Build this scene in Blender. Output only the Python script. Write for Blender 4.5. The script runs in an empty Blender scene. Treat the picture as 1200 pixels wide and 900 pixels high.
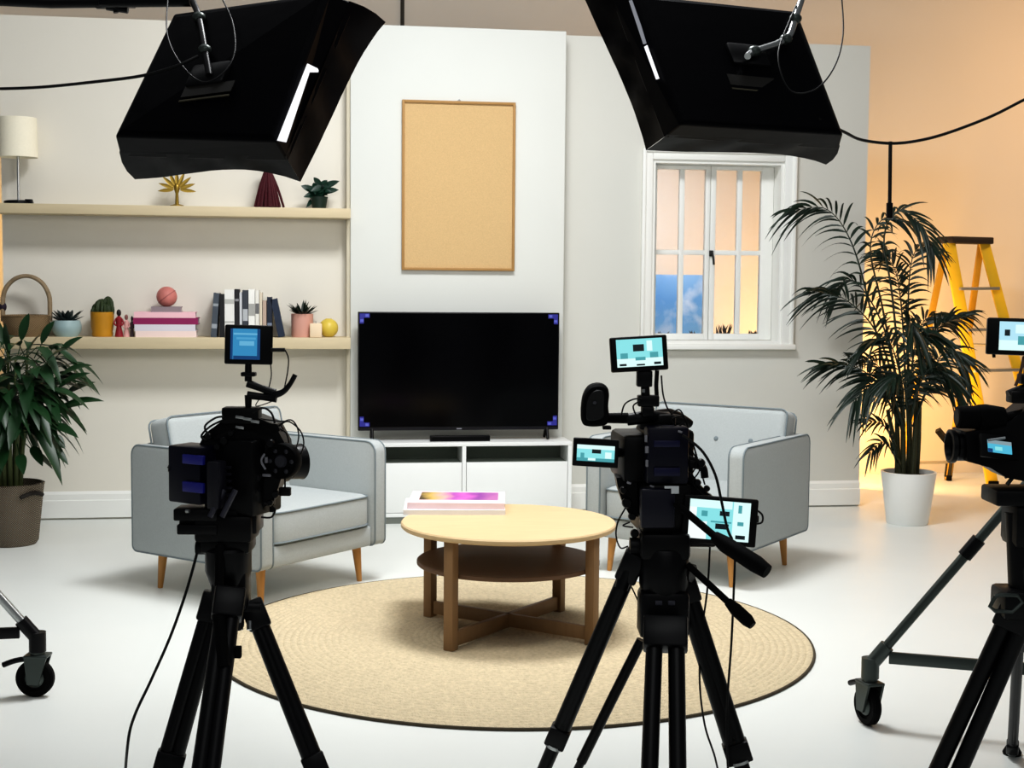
import bpy, bmesh, math, random
from mathutils import Vector as V, Matrix

random.seed(7)
SC = bpy.context.scene
COL = SC.collection
PI = math.pi
rad = math.radians

# ------------------------------------------------------------------ camera model (metres; set wall runs along x)
F = 1650.0                      # focal length in pixels of the 1200 wide frame
CAMH = 1.5
PHI, PIT, RHO = rad(8.7), math.atan(120 / F), 0.0086
fw = V((math.sin(PHI) * math.cos(PIT), math.cos(PHI) * math.cos(PIT), -math.sin(PIT)))
r0 = V((math.cos(PHI), -math.sin(PHI), 0))
u0 = r0.cross(fw)
rt = r0 * math.cos(RHO) + u0 * math.sin(RHO)
up = u0 * math.cos(RHO) - r0 * math.sin(RHO)
EYE = V((0, 0, CAMH))
FH = V((math.sin(PHI), math.cos(PHI), 0))
ZZ = V((0, 0, 1))


def ray(px, py):
    return fw + rt * ((px - 600) / F) - up * ((py - 450) / F)


def fl(px, py, z=0.0):
    d = ray(px, py)
    return EYE + d * ((z - CAMH) / d.z)


def aty(px, py, Y):
    d = ray(px, py)
    return EYE + d * (Y / d.y)


def dep(px, py, D):
    return EYE + ray(px, py) * D


cam = bpy.data.cameras.new('camera')
cam.sensor_width = 36.0
cam.lens = F / 1200 * 36.0
cam.clip_end = 100
co = bpy.data.objects.new('camera', cam)
COL.objects.link(co)
m = Matrix.Identity(4)
for i in range(3):
    m[i][0], m[i][1], m[i][2], m[i][3] = rt[i], up[i], -fw[i], EYE[i]
co.matrix_world = m
SC.camera = co


# ------------------------------------------------------------------ materials
def lin(h):
    h = h.lstrip('#')
    out = []
    for k in (0, 2, 4):
        c = int(h[k:k + 2], 16) / 255
        out.append(c / 12.92 if c <= 0.04045 else ((c + 0.055) / 1.055) ** 2.4)
    return (out[0], out[1], out[2], 1)


MATS = {}


def mat(name, col, rough=0.6, metal=0.0, var=0.08, vscale=6.0, bump=0.0, bscale=80.0, spec=0.4, emit=0.0, stretch=None, trans=0.0, sheen=0.0):
    if name in MATS:
        return MATS[name]
    M = bpy.data.materials.new(name)
    M.use_nodes = True
    nt = M.node_tree
    b = nt.nodes['Principled BSDF']
    b.inputs['Roughness'].default_value = rough
    b.inputs['Metallic'].default_value = metal
    b.inputs['Specular IOR Level'].default_value = spec
    if sheen:
        b.inputs['Sheen Weight'].default_value = sheen
    if trans:
        b.inputs['Transmission Weight'].default_value = trans
    c = lin(col)
    tc = nt.nodes.new('ShaderNodeTexCoord')
    mp = nt.nodes.new('ShaderNodeMapping')
    nt.links.new(tc.outputs['Object'], mp.inputs['Vector'])
    if stretch:
        mp.inputs['Scale'].default_value = stretch
    nz = nt.nodes.new('ShaderNodeTexNoise')
    nz.inputs['Scale'].default_value = vscale
    nz.inputs['Detail'].default_value = 4
    nt.links.new(mp.outputs['Vector'], nz.inputs['Vector'])
    mx = nt.nodes.new('ShaderNodeMix')
    mx.data_type = 'RGBA'
    mx.inputs[6].default_value = tuple(max(0, x * (1 - var)) for x in c[:3]) + (1,)
    mx.inputs[7].default_value = tuple(min(1, x * (1 + var)) for x in c[:3]) + (1,)
    nt.links.new(nz.outputs['Fac'], mx.inputs[0])
    nt.links.new(mx.outputs[2], b.inputs['Base Color'])
    if emit:
        b.inputs['Emission Strength'].default_value = emit
        nt.links.new(mx.outputs[2], b.inputs['Emission Color'])
    if bump:
        n2 = nt.nodes.new('ShaderNodeTexNoise')
        n2.inputs['Scale'].default_value = bscale
        n2.inputs['Detail'].default_value = 3
        nt.links.new(mp.outputs['Vector'], n2.inputs['Vector'])
        bp = nt.nodes.new('ShaderNodeBump')
        bp.inputs['Strength'].default_value = bump
        bp.inputs['Distance'].default_value = 0.01
        nt.links.new(n2.outputs['Fac'], bp.inputs['Height'])
        nt.links.new(bp.outputs['Normal'], b.inputs['Normal'])
    MATS[name] = M
    return M


def gradient_mat(name, stops, axis='Z', lo=0.0, hi=1.0, rough=0.8, noise=0.25, nscale=3.0, cloud=None, emit=0.0):
    """colour ramp along one object axis, broken by noise; optional soft cloud colour"""
    M = bpy.data.materials.new(name)
    M.use_nodes = True
    nt = M.node_tree
    b = nt.nodes['Principled BSDF']
    b.inputs['Roughness'].default_value = rough
    tc = nt.nodes.new('ShaderNodeTexCoord')
    sp = nt.nodes.new('ShaderNodeSeparateXYZ')
    nt.links.new(tc.outputs['Object'], sp.inputs[0])
    mr = nt.nodes.new('ShaderNodeMapRange')
    mr.inputs[1].default_value = lo
    mr.inputs[2].default_value = hi
    nt.links.new(sp.outputs[axis], mr.inputs[0])
    nz = nt.nodes.new('ShaderNodeTexNoise')
    nz.inputs['Scale'].default_value = nscale
    nt.links.new(tc.outputs['Object'], nz.inputs['Vector'])
    ad = nt.nodes.new('ShaderNodeMath')
    ad.operation = 'MULTIPLY_ADD'
    ad.inputs[1].default_value = noise
    nt.links.new(nz.outputs['Fac'], ad.inputs[0])
    nt.links.new(mr.outputs[0], ad.inputs[2])
    su = nt.nodes.new('ShaderNodeMath')
    su.operation = 'SUBTRACT'
    su.inputs[1].default_value = noise / 2
    nt.links.new(ad.outputs[0], su.inputs[0])
    cr = nt.nodes.new('ShaderNodeValToRGB')
    el = cr.color_ramp.elements
    while len(el) < len(stops):
        el.new(0.5)
    for e, (p, c) in zip(el, stops):
        e.position = p
        e.color = lin(c)
    nt.links.new(su.outputs[0], cr.inputs[0])
    last = cr.outputs[0]
    if cloud:
        n2 = nt.nodes.new('ShaderNodeTexNoise')
        n2.inputs['Scale'].default_value = 5.0
        n2.inputs['Detail'].default_value = 5
        nt.links.new(tc.outputs['Object'], n2.inputs['Vector'])
        c2 = nt.nodes.new('ShaderNodeValToRGB')
        c2.color_ramp.elements[0].position = 0.5
        c2.color_ramp.elements[1].position = 0.72
        nt.links.new(n2.outputs['Fac'], c2.inputs[0])
        mx = nt.nodes.new('ShaderNodeMix')
        mx.data_type = 'RGBA'
        nt.links.new(c2.outputs[0], mx.inputs[0])
        nt.links.new(last, mx.inputs[6])
        mx.inputs[7].default_value = lin(cloud)
        last = mx.outputs[2]
    nt.links.new(last, b.inputs['Base Color'])
    if emit:
        nt.links.new(last, b.inputs['Emission Color'])
        b.inputs['Emission Strength'].default_value = emit
    MATS[name] = M
    return M


def weave_mat(name, a, c, sx=60.0, rot=0.8, rough=0.8):
    """diagonal woven bands from two wave textures"""
    M = bpy.data.materials.new(name)
    M.use_nodes = True
    nt = M.node_tree
    b = nt.nodes['Principled BSDF']
    b.inputs['Roughness'].default_value = rough
    tc = nt.nodes.new('ShaderNodeTexCoord')
    outs = []
    for s in (1, -1):
        mp = nt.nodes.new('ShaderNodeMapping')
        mp.inputs['Rotation'].default_value = (0, s * rot, 0)
        nt.links.new(tc.outputs['Object'], mp.inputs['Vector'])
        w = nt.nodes.new('ShaderNodeTexWave')
        w.inputs['Scale'].default_value = sx
        w.inputs['Distortion'].default_value = 0.6
        nt.links.new(mp.outputs['Vector'], w.inputs['Vector'])
        outs.append(w.outputs['Fac'])
    mu = nt.nodes.new('ShaderNodeMath')
    mu.operation = 'MULTIPLY'
    nt.links.new(outs[0], mu.inputs[0])
    nt.links.new(outs[1], mu.inputs[1])
    mx = nt.nodes.new('ShaderNodeMix')
    mx.data_type = 'RGBA'
    mx.inputs[6].default_value = lin(a)
    mx.inputs[7].default_value = lin(c)
    nt.links.new(mu.outputs[0], mx.inputs[0])
    nt.links.new(mx.outputs[2], b.inputs['Base Color'])
    bp = nt.nodes.new('ShaderNodeBump')
    bp.inputs['Strength'].default_value = 0.6
    bp.inputs['Distance'].default_value = 0.01
    nt.links.new(mu.outputs[0], bp.inputs['Height'])
    nt.links.new(bp.outputs['Normal'], b.inputs['Normal'])
    MATS[name] = M
    return M


def emis(name, col, s=1.0):
    if name in MATS:
        return MATS[name]
    M = bpy.data.materials.new(name)
    M.use_nodes = True
    nt = M.node_tree
    b = nt.nodes['Principled BSDF']
    b.inputs['Base Color'].default_value = lin('#101010')
    b.inputs['Roughness'].default_value = 0.25
    b.inputs['Emission Color'].default_value = lin(col)
    b.inputs['Emission Strength'].default_value = s
    MATS[name] = M
    return M


# ------------------------------------------------------------------ mesh builder
class MB:
    def __init__(self):
        self.v, self.f, self.mi, self.cur = [], [], [], 0

    def add(self, vs, fs):
        o = len(self.v)
        self.v += [V(x) for x in vs]
        for f in fs:
            self.f.append([o + i for i in f])
            self.mi.append(self.cur)
        return self

    def box(self, c, s, R=None, bev=0.0, seg=2):
        bm = bmesh.new()
        bmesh.ops.create_cube(bm, size=1.0)
        for v in bm.verts:
            v.co = V((v.co.x * s[0], v.co.y * s[1], v.co.z * s[2]))
        if bev > 0:
            bev = min(bev, 0.49 * min(s))
            bmesh.ops.bevel(bm, geom=list(bm.edges), offset=bev, segments=seg, profile=0.5, affect='EDGES')
        bm.verts.index_update()
        c = V(c)
        vs = [c + (R @ v.co if R else v.co) for v in bm.verts]
        fs = [[v.index for v in f.verts] for f in bm.faces]
        bm.free()
        return self.add(vs, fs)

    def span(self, x0, x1, y0, y1, z0, z1, bev=0.0, seg=2):
        return self.box(((x0 + x1) / 2, (y0 + y1) / 2, (z0 + z1) / 2), (abs(x1 - x0), abs(y1 - y0), abs(z1 - z0)), None, bev, seg)

    def ring_loft(self, rings, cap=True, closed=False):
        n = len(rings[0])
        vs = [p for r in rings for p in r]
        fs = []
        k = len(rings)
        for i in range(k if closed else k - 1):
            j = (i + 1) % k
            for a in range(n):
                b = (a + 1) % n
                fs.append([i * n + a, i * n + b, j * n + b, j * n + a])
        if cap and not closed:
            fs.append(list(range(n))[::-1])
            fs.append([(k - 1) * n + a for a in range(n)])
        return self.add(vs, fs)

    def tube(self, pts, r, n=8, sm=0, closed=False):
        pts = [V(p) for p in pts]
        if sm:
            pts = spline(pts, sm, closed)
        k = len(pts)
        rr = r if isinstance(r, (list, tuple)) else None
        rings = []
        prev = None
        for i, p in enumerate(pts):
            if closed:
                t = pts[(i + 1) % k] - pts[i - 1]
            else:
                t = pts[min(i + 1, k - 1)] - pts[max(i - 1, 0)]
            t = t.normalized() if t.length > 1e-9 else V((0, 0, 1))
            if prev is None:
                a = V((0, 0, 1)) if abs(t.z) < 0.9 else V((1, 0, 0))
                x = t.cross(a).normalized()
            else:
                x = (prev - t * prev.dot(t))
                x = x.normalized() if x.length > 1e-6 else t.orthogonal().normalized()
            prev = x
            y = t.cross(x)
            if rr:
                q = i / max(1, k - 1) * (len(rr) - 1)
                a0 = int(min(q, len(rr) - 2)) if len(rr) > 1 else 0
                ra = rr[a0] + (rr[min(a0 + 1, len(rr) - 1)] - rr[a0]) * (q - a0)
            else:
                ra = r
            rings.append([p + (x * math.cos(2 * PI * a / n) + y * math.sin(2 * PI * a / n)) * ra for a in range(n)])
        return self.ring_loft(rings, True, closed)

    def cyl(self, a, b, ra, rb=None, n=20):
        return self.tube([a, b], [ra, ra if rb is None else rb], n)

    def lathe(self, prof, c=(0, 0, 0), n=32, ax=None, cap=True):
        c = V(c)
        if ax is None:
            X, Y, Z = V((1, 0, 0)), V((0, 1, 0)), V((0, 0, 1))
        else:
            Z = V(ax).normalized()
            X = Z.orthogonal().normalized()
            Y = Z.cross(X)
        rings = [[c + X * (r * math.cos(2 * PI * a / n)) + Y * (r * math.sin(2 * PI * a / n)) + Z * z for a in range(n)] for r, z in prof]
        return self.ring_loft(rings, cap)

    def ell(self, c, s, R=None, nu=16, nv=10):
        c = V(c)
        rings = []
        for i in range(nv + 1):
            t = -PI / 2 + PI * min(max(i / nv, 0.004), 0.996)
            ring = []
            for a in range(nu):
                p = V((s[0] * math.cos(t) * math.cos(2 * PI * a / nu), s[1] * math.cos(t) * math.sin(2 * PI * a / nu), s[2] * math.sin(t)))
                ring.append(c + (R @ p if R else p))
            rings.append(ring)
        return self.ring_loft(rings)

    def prism(self, poly, ext):
        ext = V(ext)
        a = [V(p) for p in poly]
        return self.ring_loft([a, [p + ext for p in a]])

    def poly(self, pts):
        return self.add(pts, [list(range(len(pts)))])

    def leaf(self, base, tip, w, nrm, droop=0.0, fold=0.15, n=6, shape=None):
        """one leaf blade: two strips either side of a midrib"""
        base, tip = V(base), V(tip)
        ax = tip - base
        L = ax.length
        side = ax.cross(V(nrm))
        side = side.normalized() if side.length > 1e-6 else ax.orthogonal().normalized()
        nn = side.cross(ax).normalized()
        vs = []
        for i in range(n + 1):
            t = i / n
            wd = w * (math.sin(PI * min(1, t ** 0.8)) ** 0.8 if shape is None else shape(t)) + 0.0006
            p = base + ax * t + V((0, 0, -droop * L * t * t))
            vs += [p - side * wd + nn * (fold * wd), p, p + side * wd + nn * (fold * wd)]
        fs = []
        for i in range(n):
            a = i * 3
            fs += [[a, a + 1, a + 4, a + 3], [a + 1, a + 2, a + 5, a + 4]]
        return self.add(vs, fs)

    def build(self, name, mats, parent=None, local=False, smooth=38, sub=0, bev=0.0):
        me = bpy.data.meshes.new(name)
        vs = self.v
        if parent is not None and not local:
            inv = root_matrix(parent).inverted()
            vs = [inv @ v for v in vs]
        me.from_pydata([tuple(v) for v in vs], [], self.f)
        me.validate()
        for M in (mats if isinstance(mats, (list, tuple)) else [mats]):
            me.materials.append(M)
        if len(self.mi) == len(me.polygons):
            me.polygons.foreach_set('material_index', self.mi)
        bm = bmesh.new()
        bm.from_mesh(me)
        bmesh.ops.recalc_face_normals(bm, faces=bm.faces)
        bm.to_mesh(me)
        bm.free()
        if smooth:
            me.shade_smooth()
            me.set_sharp_from_angle(angle=rad(smooth))
        me.update()
        o = bpy.data.objects.new(name, me)
        COL.objects.link(o)
        if parent is not None:
            o.parent = parent
        if bev:
            md = o.modifiers.new('bevel', 'BEVEL')
            md.width = bev
            md.segments = 2
            md.limit_method = 'ANGLE'
        if sub:
            md = o.modifiers.new('sub', 'SUBSURF')
            md.levels = sub
            md.render_levels = sub
        return o


def spline(pts, k=6, closed=False):
    out = []
    n = len(pts)
    rng = range(n) if closed else range(n - 1)
    for i in rng:
        if closed:
            p0, p1, p2, p3 = pts[i - 1], pts[i], pts[(i + 1) % n], pts[(i + 2) % n]
        else:
            p0, p1, p2, p3 = pts[max(i - 1, 0)], pts[i], pts[i + 1], pts[min(i + 2, n - 1)]
        for j in range(k):
            t = j / k
            out.append(0.5 * ((2 * p1) + (p2 - p0) * t + (2 * p0 - 5 * p1 + 4 * p2 - p3) * t * t + (3 * p1 - p0 - 3 * p2 + p3) * t ** 3))
    if not closed:
        out.append(pts[-1])
    return out


def root_matrix(o):
    M = Matrix.Identity(4)
    while o is not None:
        M = (Matrix.Translation(o.location) @ o.rotation_euler.to_matrix().to_4x4()) @ M
        o = o.parent
    return M


def tag(o, label, cat, group=None, kind=None):
    o['label'] = label
    o['category'] = cat
    if group:
        o['group'] = group
    if kind:
        o['kind'] = kind
    return o


def thing(name, label, cat, loc=(0, 0, 0), rz=0.0, group=None):
    o = bpy.data.objects.new(name, None)
    o.empty_display_size = 0.1
    COL.objects.link(o)
    o.location = loc
    o.rotation_euler = (0, 0, rz)
    return tag(o, label, cat, group)


def struct(name, mb, M, parent=None, label=None, **kw):
    o = mb.build(name, M, parent, **kw)
    if parent is None:
        o['kind'] = 'structure'
        if label:
            o['label'] = label
            o['category'] = name.split('_')[0]
    return o


def copy_thing(o, label=None, loc=None, rz=None):
    c = o.copy()
    COL.objects.link(c)
    if label:
        c['label'] = label
    if loc is not None:
        c.location = loc
    if rz is not None:
        c.rotation_euler = (0, 0, rz)
    for ch in list(o.children):
        d = ch.copy()
        COL.objects.link(d)
        d.parent = c
        for g in list(ch.children):
            e = g.copy()
            COL.objects.link(e)
            e.parent = d
    return c


def rotm(yaw=0.0, pitch=0.0, roll=0.0):
    """axes right / away / up as seen by the viewer, then turned"""
    B = Matrix((r0, FH, ZZ)).transposed()
    return B @ Matrix.Rotation(yaw, 3, 'Z') @ Matrix.Rotation(pitch, 3, 'X') @ Matrix.Rotation(roll, 3, 'Y')


class Rig:
    """measuring frame at one distance in front of the viewer"""

    def __init__(self, D):
        self.D = D
        self.s = D / F

    def p(self, x, y, dd=0.0):
        return dep(x, y, self.D + dd)

    def box(self, mb, x0, y0, x1, y1, depth, dd=0.0, yaw=0.0, pitch=0.0, roll=0.0, bev=0.004, seg=2):
        s = (self.D + dd) / F
        return mb.box(self.p((x0 + x1) / 2, (y0 + y1) / 2, dd), ((x1 - x0) * s, depth, (y1 - y0) * s), rotm(yaw, pitch, roll), bev, seg)

    def tube(self, mb, pts, rpx, n=8, sm=0):
        q = [self.p(*t) for t in pts]
        rr = [x * self.s for x in rpx] if isinstance(rpx, (list, tuple)) else rpx * self.s
        return mb.tube(q, rr, n, sm)

    def outline(self, mb, pts, depth, dd=0.0, sm=0, bev=0.0):
        """flat side profile given as a polygon, thickened away from the viewer"""
        q = [self.p(x, y, dd) for x, y in pts]
        if sm:
            q = spline(q, sm, True)
        c = sum(q, V((0, 0, 0))) / len(q)
        if not bev:
            return mb.prism(q, FH * depth)
        k = 1 - bev / max((p - c).length for p in q)
        e = FH * depth
        return mb.ring_loft([[c + (p - c) * k for p in q], [p + FH * bev for p in q], [p + e - FH * bev for p in q], [c + (p - c) * k + e for p in q]])


# palette
WHITE_FLAT = mat('painted_flat_white', '#D9DBD6', 0.75, var=0.03, vscale=1.2, bump=0.03, bscale=120)
CREAM_FLAT = mat('painted_flat_cream', '#E2DED3', 0.75, var=0.04, vscale=1.0, bump=0.03, bscale=120)
GREY_FLAT = mat('painted_flat_grey', '#D2D2CB', 0.75, var=0.03, vscale=1.0, bump=0.03, bscale=120)
TRIM_W = mat('trim_white', '#EDEEEA', 0.45, var=0.02)
FLOOR_M = mat('studio_floor_paint', '#E3E6E2', 0.42, var=0.035, vscale=1.6, bump=0.02, bscale=30, spec=0.3)
CYC_M = mat('studio_wall_paint', '#D6CFC4', 0.85, var=0.03, vscale=0.7)
BLACKP = mat('black_plastic', '#040406', 0.42, var=0.2, spec=0.22)
BLACKM = mat('black_metal', '#040407', 0.38, metal=0.0, var=0.2, spec=0.25)
BLACKR = mat('black_rubber', '#040405', 0.7, var=0.2, spec=0.12)
NAVYB = mat('battery_navy', '#07071C', 0.35, var=0.2, spec=0.3)
BLUEB = mat('battery_blue', '#24268A', 0.35, var=0.2, spec=0.5)
VINYL = mat('black_vinyl', '#020206', 0.4, var=0.3, vscale=3, bump=0.25, bscale=5, spec=0.06)
CHROME = mat('brushed_metal', '#B9BCBC', 0.28, metal=0.9, var=0.08)
DKMETAL = mat('dark_steel', '#4A514E', 0.38, metal=0.6, var=0.12)
CABLE = mat('black_cable', '#09090A', 0.5, spec=0.3)
FABRIC = mat('grey_fabric', '#AFB5B5', 0.95, var=0.10, vscale=140, bump=0.35, bscale=420, spec=0.1, sheen=0.2)
PIPING = mat('grey_piping', '#7C868A', 0.95, var=0.08, spec=0.1)
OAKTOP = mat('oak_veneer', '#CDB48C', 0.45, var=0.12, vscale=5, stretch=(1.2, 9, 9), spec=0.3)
OAKLEG = mat('oak_shade_tone', '#8F7252', 0.5, var=0.14, vscale=6, stretch=(8, 8, 1.0), spec=0.3)  # tabletop oak darkened, shade on the legs put into the colour
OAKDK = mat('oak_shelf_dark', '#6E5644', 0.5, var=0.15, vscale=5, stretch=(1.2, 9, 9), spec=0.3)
LEGW = mat('turned_leg_wood', '#C08A4C', 0.5, var=0.15, vscale=8, stretch=(8, 8, 1))
SHELFW = mat('pale_shelf_wood', '#CDBE9E', 0.6, var=0.1, vscale=4, stretch=(1.0, 9, 9))
BENCHW = mat('white_lacquer', '#ECEEEC', 0.32, var=0.015, spec=0.4)
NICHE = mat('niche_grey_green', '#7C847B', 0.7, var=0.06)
LEAFD = mat('leaf_dark_green', '#1C3C20', 0.38, var=0.4, vscale=9, spec=0.45)
LEAFP = mat('palm_leaf_green', '#1A2B20', 0.42, var=0.4, vscale=9, spec=0.4)
STEMG = mat('stem_green', '#4E5A34', 0.6, var=0.25, vscale=20)
SOIL = mat('potting_soil', '#2A2019', 0.95, var=0.4, vscale=60, bump=0.8, bscale=90)
POTW = mat('white_ceramic', '#EDEEEB', 0.35, var=0.015)
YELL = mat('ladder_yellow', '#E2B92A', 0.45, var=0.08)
YELLD = mat('ladder_yellow_dark', '#B58A22', 0.5, var=0.12)  # darker, browner yellow for the rear rails
ALU = mat('ladder_aluminium', '#B9B3A6', 0.35, metal=0.7)

# ------------------------------------------------------------------ setting
FY, CY, RY = 9.0, 8.88, 9.02            # front faces of the flats
TOPZ = 3.08
XL = -1.775
XC0 = aty(410.5, 400, CY).x
XC1 = aty(661, 300, CY).x
XR = aty(1011, 400, RY).x
BACKY = 10.55

mb = MB()
mb.span(-14, 14, -4, BACKY + 0.3, -0.10, 0)
struct('floor', mb, FLOOR_M)
mb = MB()
mb.span(-14, 14, BACKY, BACKY + 0.2, 0, 5.4)
struct('wall_back', mb, CYC_M)
mb = MB()
xs = aty(471.5, 10, BACKY).x
mb.span(xs - 0.014, xs + 0.014, BACKY - 0.012, BACKY, 0, 5.4)
struct('trim_1', mb, mat('seam_dark', '#38352F', 0.8))

mb = MB()
mb.span(XL, XC0 + 0.02, FY, FY + 0.06, 0, TOPZ)
struct('wall_left', mb, CREAM_FLAT)
mb = MB()
mb.span(XC0, XC1, CY, CY + 0.2, 0, TOPZ, 0.006)
struct('wall_centre', mb, WHITE_FLAT)

# right flat with its window opening
a, b_ = aty(764, 190, RY), aty(915, 404, RY)
WX0, WX1, WZ0, WZ1 = a.x, b_.x, b_.z, aty(764, 186, RY).z
mb = MB()
mb.span(XC1 - 0.05, WX0, RY, RY + 0.06, 0, TOPZ)
mb.span(WX1, XR, RY, RY + 0.06, 0, TOPZ)
mb.span(WX0, WX1, RY, RY + 0.06, 0, WZ0)
mb.span(WX0, WX1, RY, RY + 0.06, WZ1, TOPZ)
struct('wall_right', mb, GREY_FLAT)


def baseboard(name, x0, x1, y):
    mb = MB()
    prof = [(0, 0.012), (-0.024, 0.012), (-0.024, 0.118), (-0.017, 0.124), (-0.017, 0.158), (-0.006, 0.175), (0, 0.175)]
    mb.prism([(x0, y + p, z) for p, z in prof], (x1 - x0, 0, 0))
    struct(name, mb, TRIM_W, smooth=20)


baseboard('baseboard_left', XL, XC0, FY)
baseboard('baseboard_right', XC1, XR, RY)
mb = MB()
mb.span(XC0 - 0.022, XC0, CY + 0.02, FY, 0.175, TOPZ)
struct('corner_shade_strip', mb, mat('corner_shade_beige', '#C9C2AE', .7))  # beige strip painting the soft shadow in the corner by the centre flat

# window: lining, architrave, sill, two casements
win = bpy.data.objects.new('window_1', None)
COL.objects.link(win)
win['kind'] = 'structure'
win['label'] = 'white cottage casement window set in the grey flat'
win['category'] = 'window'
LY = RY + 0.20
mb = MB()
t = 0.025
mb.span(WX0, WX0 + t, RY - 0.005, LY, WZ0, WZ1)
mb.span(WX1 - t, WX1, RY - 0.005, LY, WZ0, WZ1)
mb.span(WX0 + t, WX1 - t, RY - 0.005, LY, WZ1 - t, WZ1)
mb.span(WX0 + t, WX1 - t, RY - 0.005, LY, WZ0, WZ0 + t)
mb.build('window_lining', TRIM_W, win)
mb = MB()
aw = 0.062
ax0, ax1, az1 = WX0 - aw, WX1 + aw + 0.01, WZ1 + aw
for x0, x1, z0, z1 in ((ax0, WX0 + 0.004, WZ0, az1), (WX1 - 0.004, ax1, WZ0, az1), (WX0 + 0.004, WX1 - 0.004, WZ1 - 0.004, az1)):
    mb.span(x0, x1, RY - 0.022, RY, z0, z1, 0.004)
for x0, x1, z0, z1 in ((ax0 - 0.004, ax0 + 0.018, WZ0, az1 + 0.004), (ax1 - 0.018, ax1 + 0.004, WZ0, az1 + 0.004), (ax0 + 0.018, ax1 - 0.018, az1 - 0.018, az1 + 0.004)):
    mb.span(x0, x1, RY - 0.036, RY, z0, z1, 0.004)
mb.build('architrave', TRIM_W, win)
mb = MB()
mb.span(ax0 - 0.02, ax1 + 0.012, RY - 0.06, RY + 0.03, WZ0 - 0.03, WZ0 + 0.004, 0.006)
mb.build('window_sill', TRIM_W, win)
SY = RY + 0.13                           # casement plane
glass = bpy.data.materials.new('window_glass')
glass.use_nodes = True
nt = glass.node_tree
nt.nodes.remove(nt.nodes['Principled BSDF'])
tr = nt.nodes.new('ShaderNodeBsdfTransparent')
gl = nt.nodes.new('ShaderNodeBsdfGlossy')
gl.inputs['Roughness'].default_value = 0.02
fr = nt.nodes.new('ShaderNodeFresnel')
mxs = nt.nodes.new('ShaderNodeMixShader')
nt.links.new(fr.outputs[0], mxs.inputs[0])
nt.links.new(tr.outputs[0], mxs.inputs[1])
nt.links.new(gl.outputs[0], mxs.inputs[2])
nt.links.new(mxs.outputs[0], nt.nodes['Material Output'].inputs['Surface'])


def wx(px):
    return aty(px, 300, SY).x


def wz(py):
    return aty(830, py, SY).z


sx0, sx1 = WX0 + t, WX1 - t
xm = wx(831.5)
zt, zb = WZ1 - t, WZ0 + t
for (x0, x1, px_m, p0, p1) in ((sx0, xm, 798.5, 769, 826), (xm, sx1, 866, 838, 891)):
    mb = MB()
    gx0, gx1, gz0, gz1 = wx(p0), wx(p1), wz(391), wz(199)
    mb.span(x0 + .002, gx0, SY, SY + 0.045, zb + .002, zt - .002, 0.003)
    mb.span(gx1, x1 - .002, SY, SY + 0.045, zb + .002, zt - .002, 0.003)
    mb.span(gx0, gx1, SY, SY + 0.045, zb + .002, gz0, 0.003)
    mb.span(gx0, gx1, SY, SY + 0.045, gz1, zt - .002, 0.003)
    xmm = wx(px_m)
    mb.span(xmm - 0.017, xmm + 0.017, SY + 0.004, SY + 0.04, gz0, gz1, 0.003)
    zmm = wz(296)
    mb.span(gx0, gx1, SY + 0.006, SY + 0.038, zmm - 0.016, zmm + 0.016, 0.003)
    s = mb.build('casement', TRIM_W, win)
    mb = MB()
    mb.span(gx0, gx1, SY + 0.02, SY + 0.024, gz0, gz1)
    mb.build('glass_pane', glass, s)
mb = MB()
hx, hz = wx(833), wz(297)
mb.span(hx - 0.014, hx + 0.014, SY - 0.016, SY - 0.001, hz - 0.02, hz + 0.02, 0.004)
mb.tube([(hx, SY - 0.016, hz), (hx, SY - 0.034, hz), (hx + 0.006, SY - 0.036, hz - 0.03), (hx + 0.012, SY - 0.034, hz - 0.075)], 0.007, 10, 3)
mb.build('window_latch', mat('iron_latch', '#1C1C1C', 0.5), win)

# painted sky board and sprigs behind the window
r_ = Rig(9.75)
bl, br, = dep(700, 330, 10.0), dep(829, 330, 10.0)
BY = 9.98
x0b, x1b = aty(735, 322, BY).x, aty(829, 322, BY).x
ztb = aty(795, 322, BY).z
sky = gradient_mat('sky_print', [(0.0, '#BFD9EE'), (0.35, '#6FA9DE'), (0.7, '#5E9BD8'), (1.0, '#86B6E6')], 'Z', 0.9, ztb, 0.8, 0.3, 3.0, '#C9DDF0')
bd = thing('sky_backdrop_board', 'pale blue sky backdrop board standing behind the window panes', 'backdrop', (x0b, BY, 0))
mb = MB()
mb.span(x0b, x1b, BY, BY + 0.02, 0.0, ztb)
bp_ = mb.build('printed_face', sky, bd)
mb = MB()
mb.cyl((x1b - 0.06, BY + 0.035, 0), (x1b - 0.06, BY + 0.035, ztb - 0.1), 0.014)
mb.build('support_batten', OAKLEG, bd)
mb = MB()
mb.tube([(x1b - 0.06, BY + 0.04, ztb - 0.4), (x1b - 0.06, BY + 0.42, 0.012)], 0.012)
mb.build('brace', OAKLEG, bd)


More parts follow.
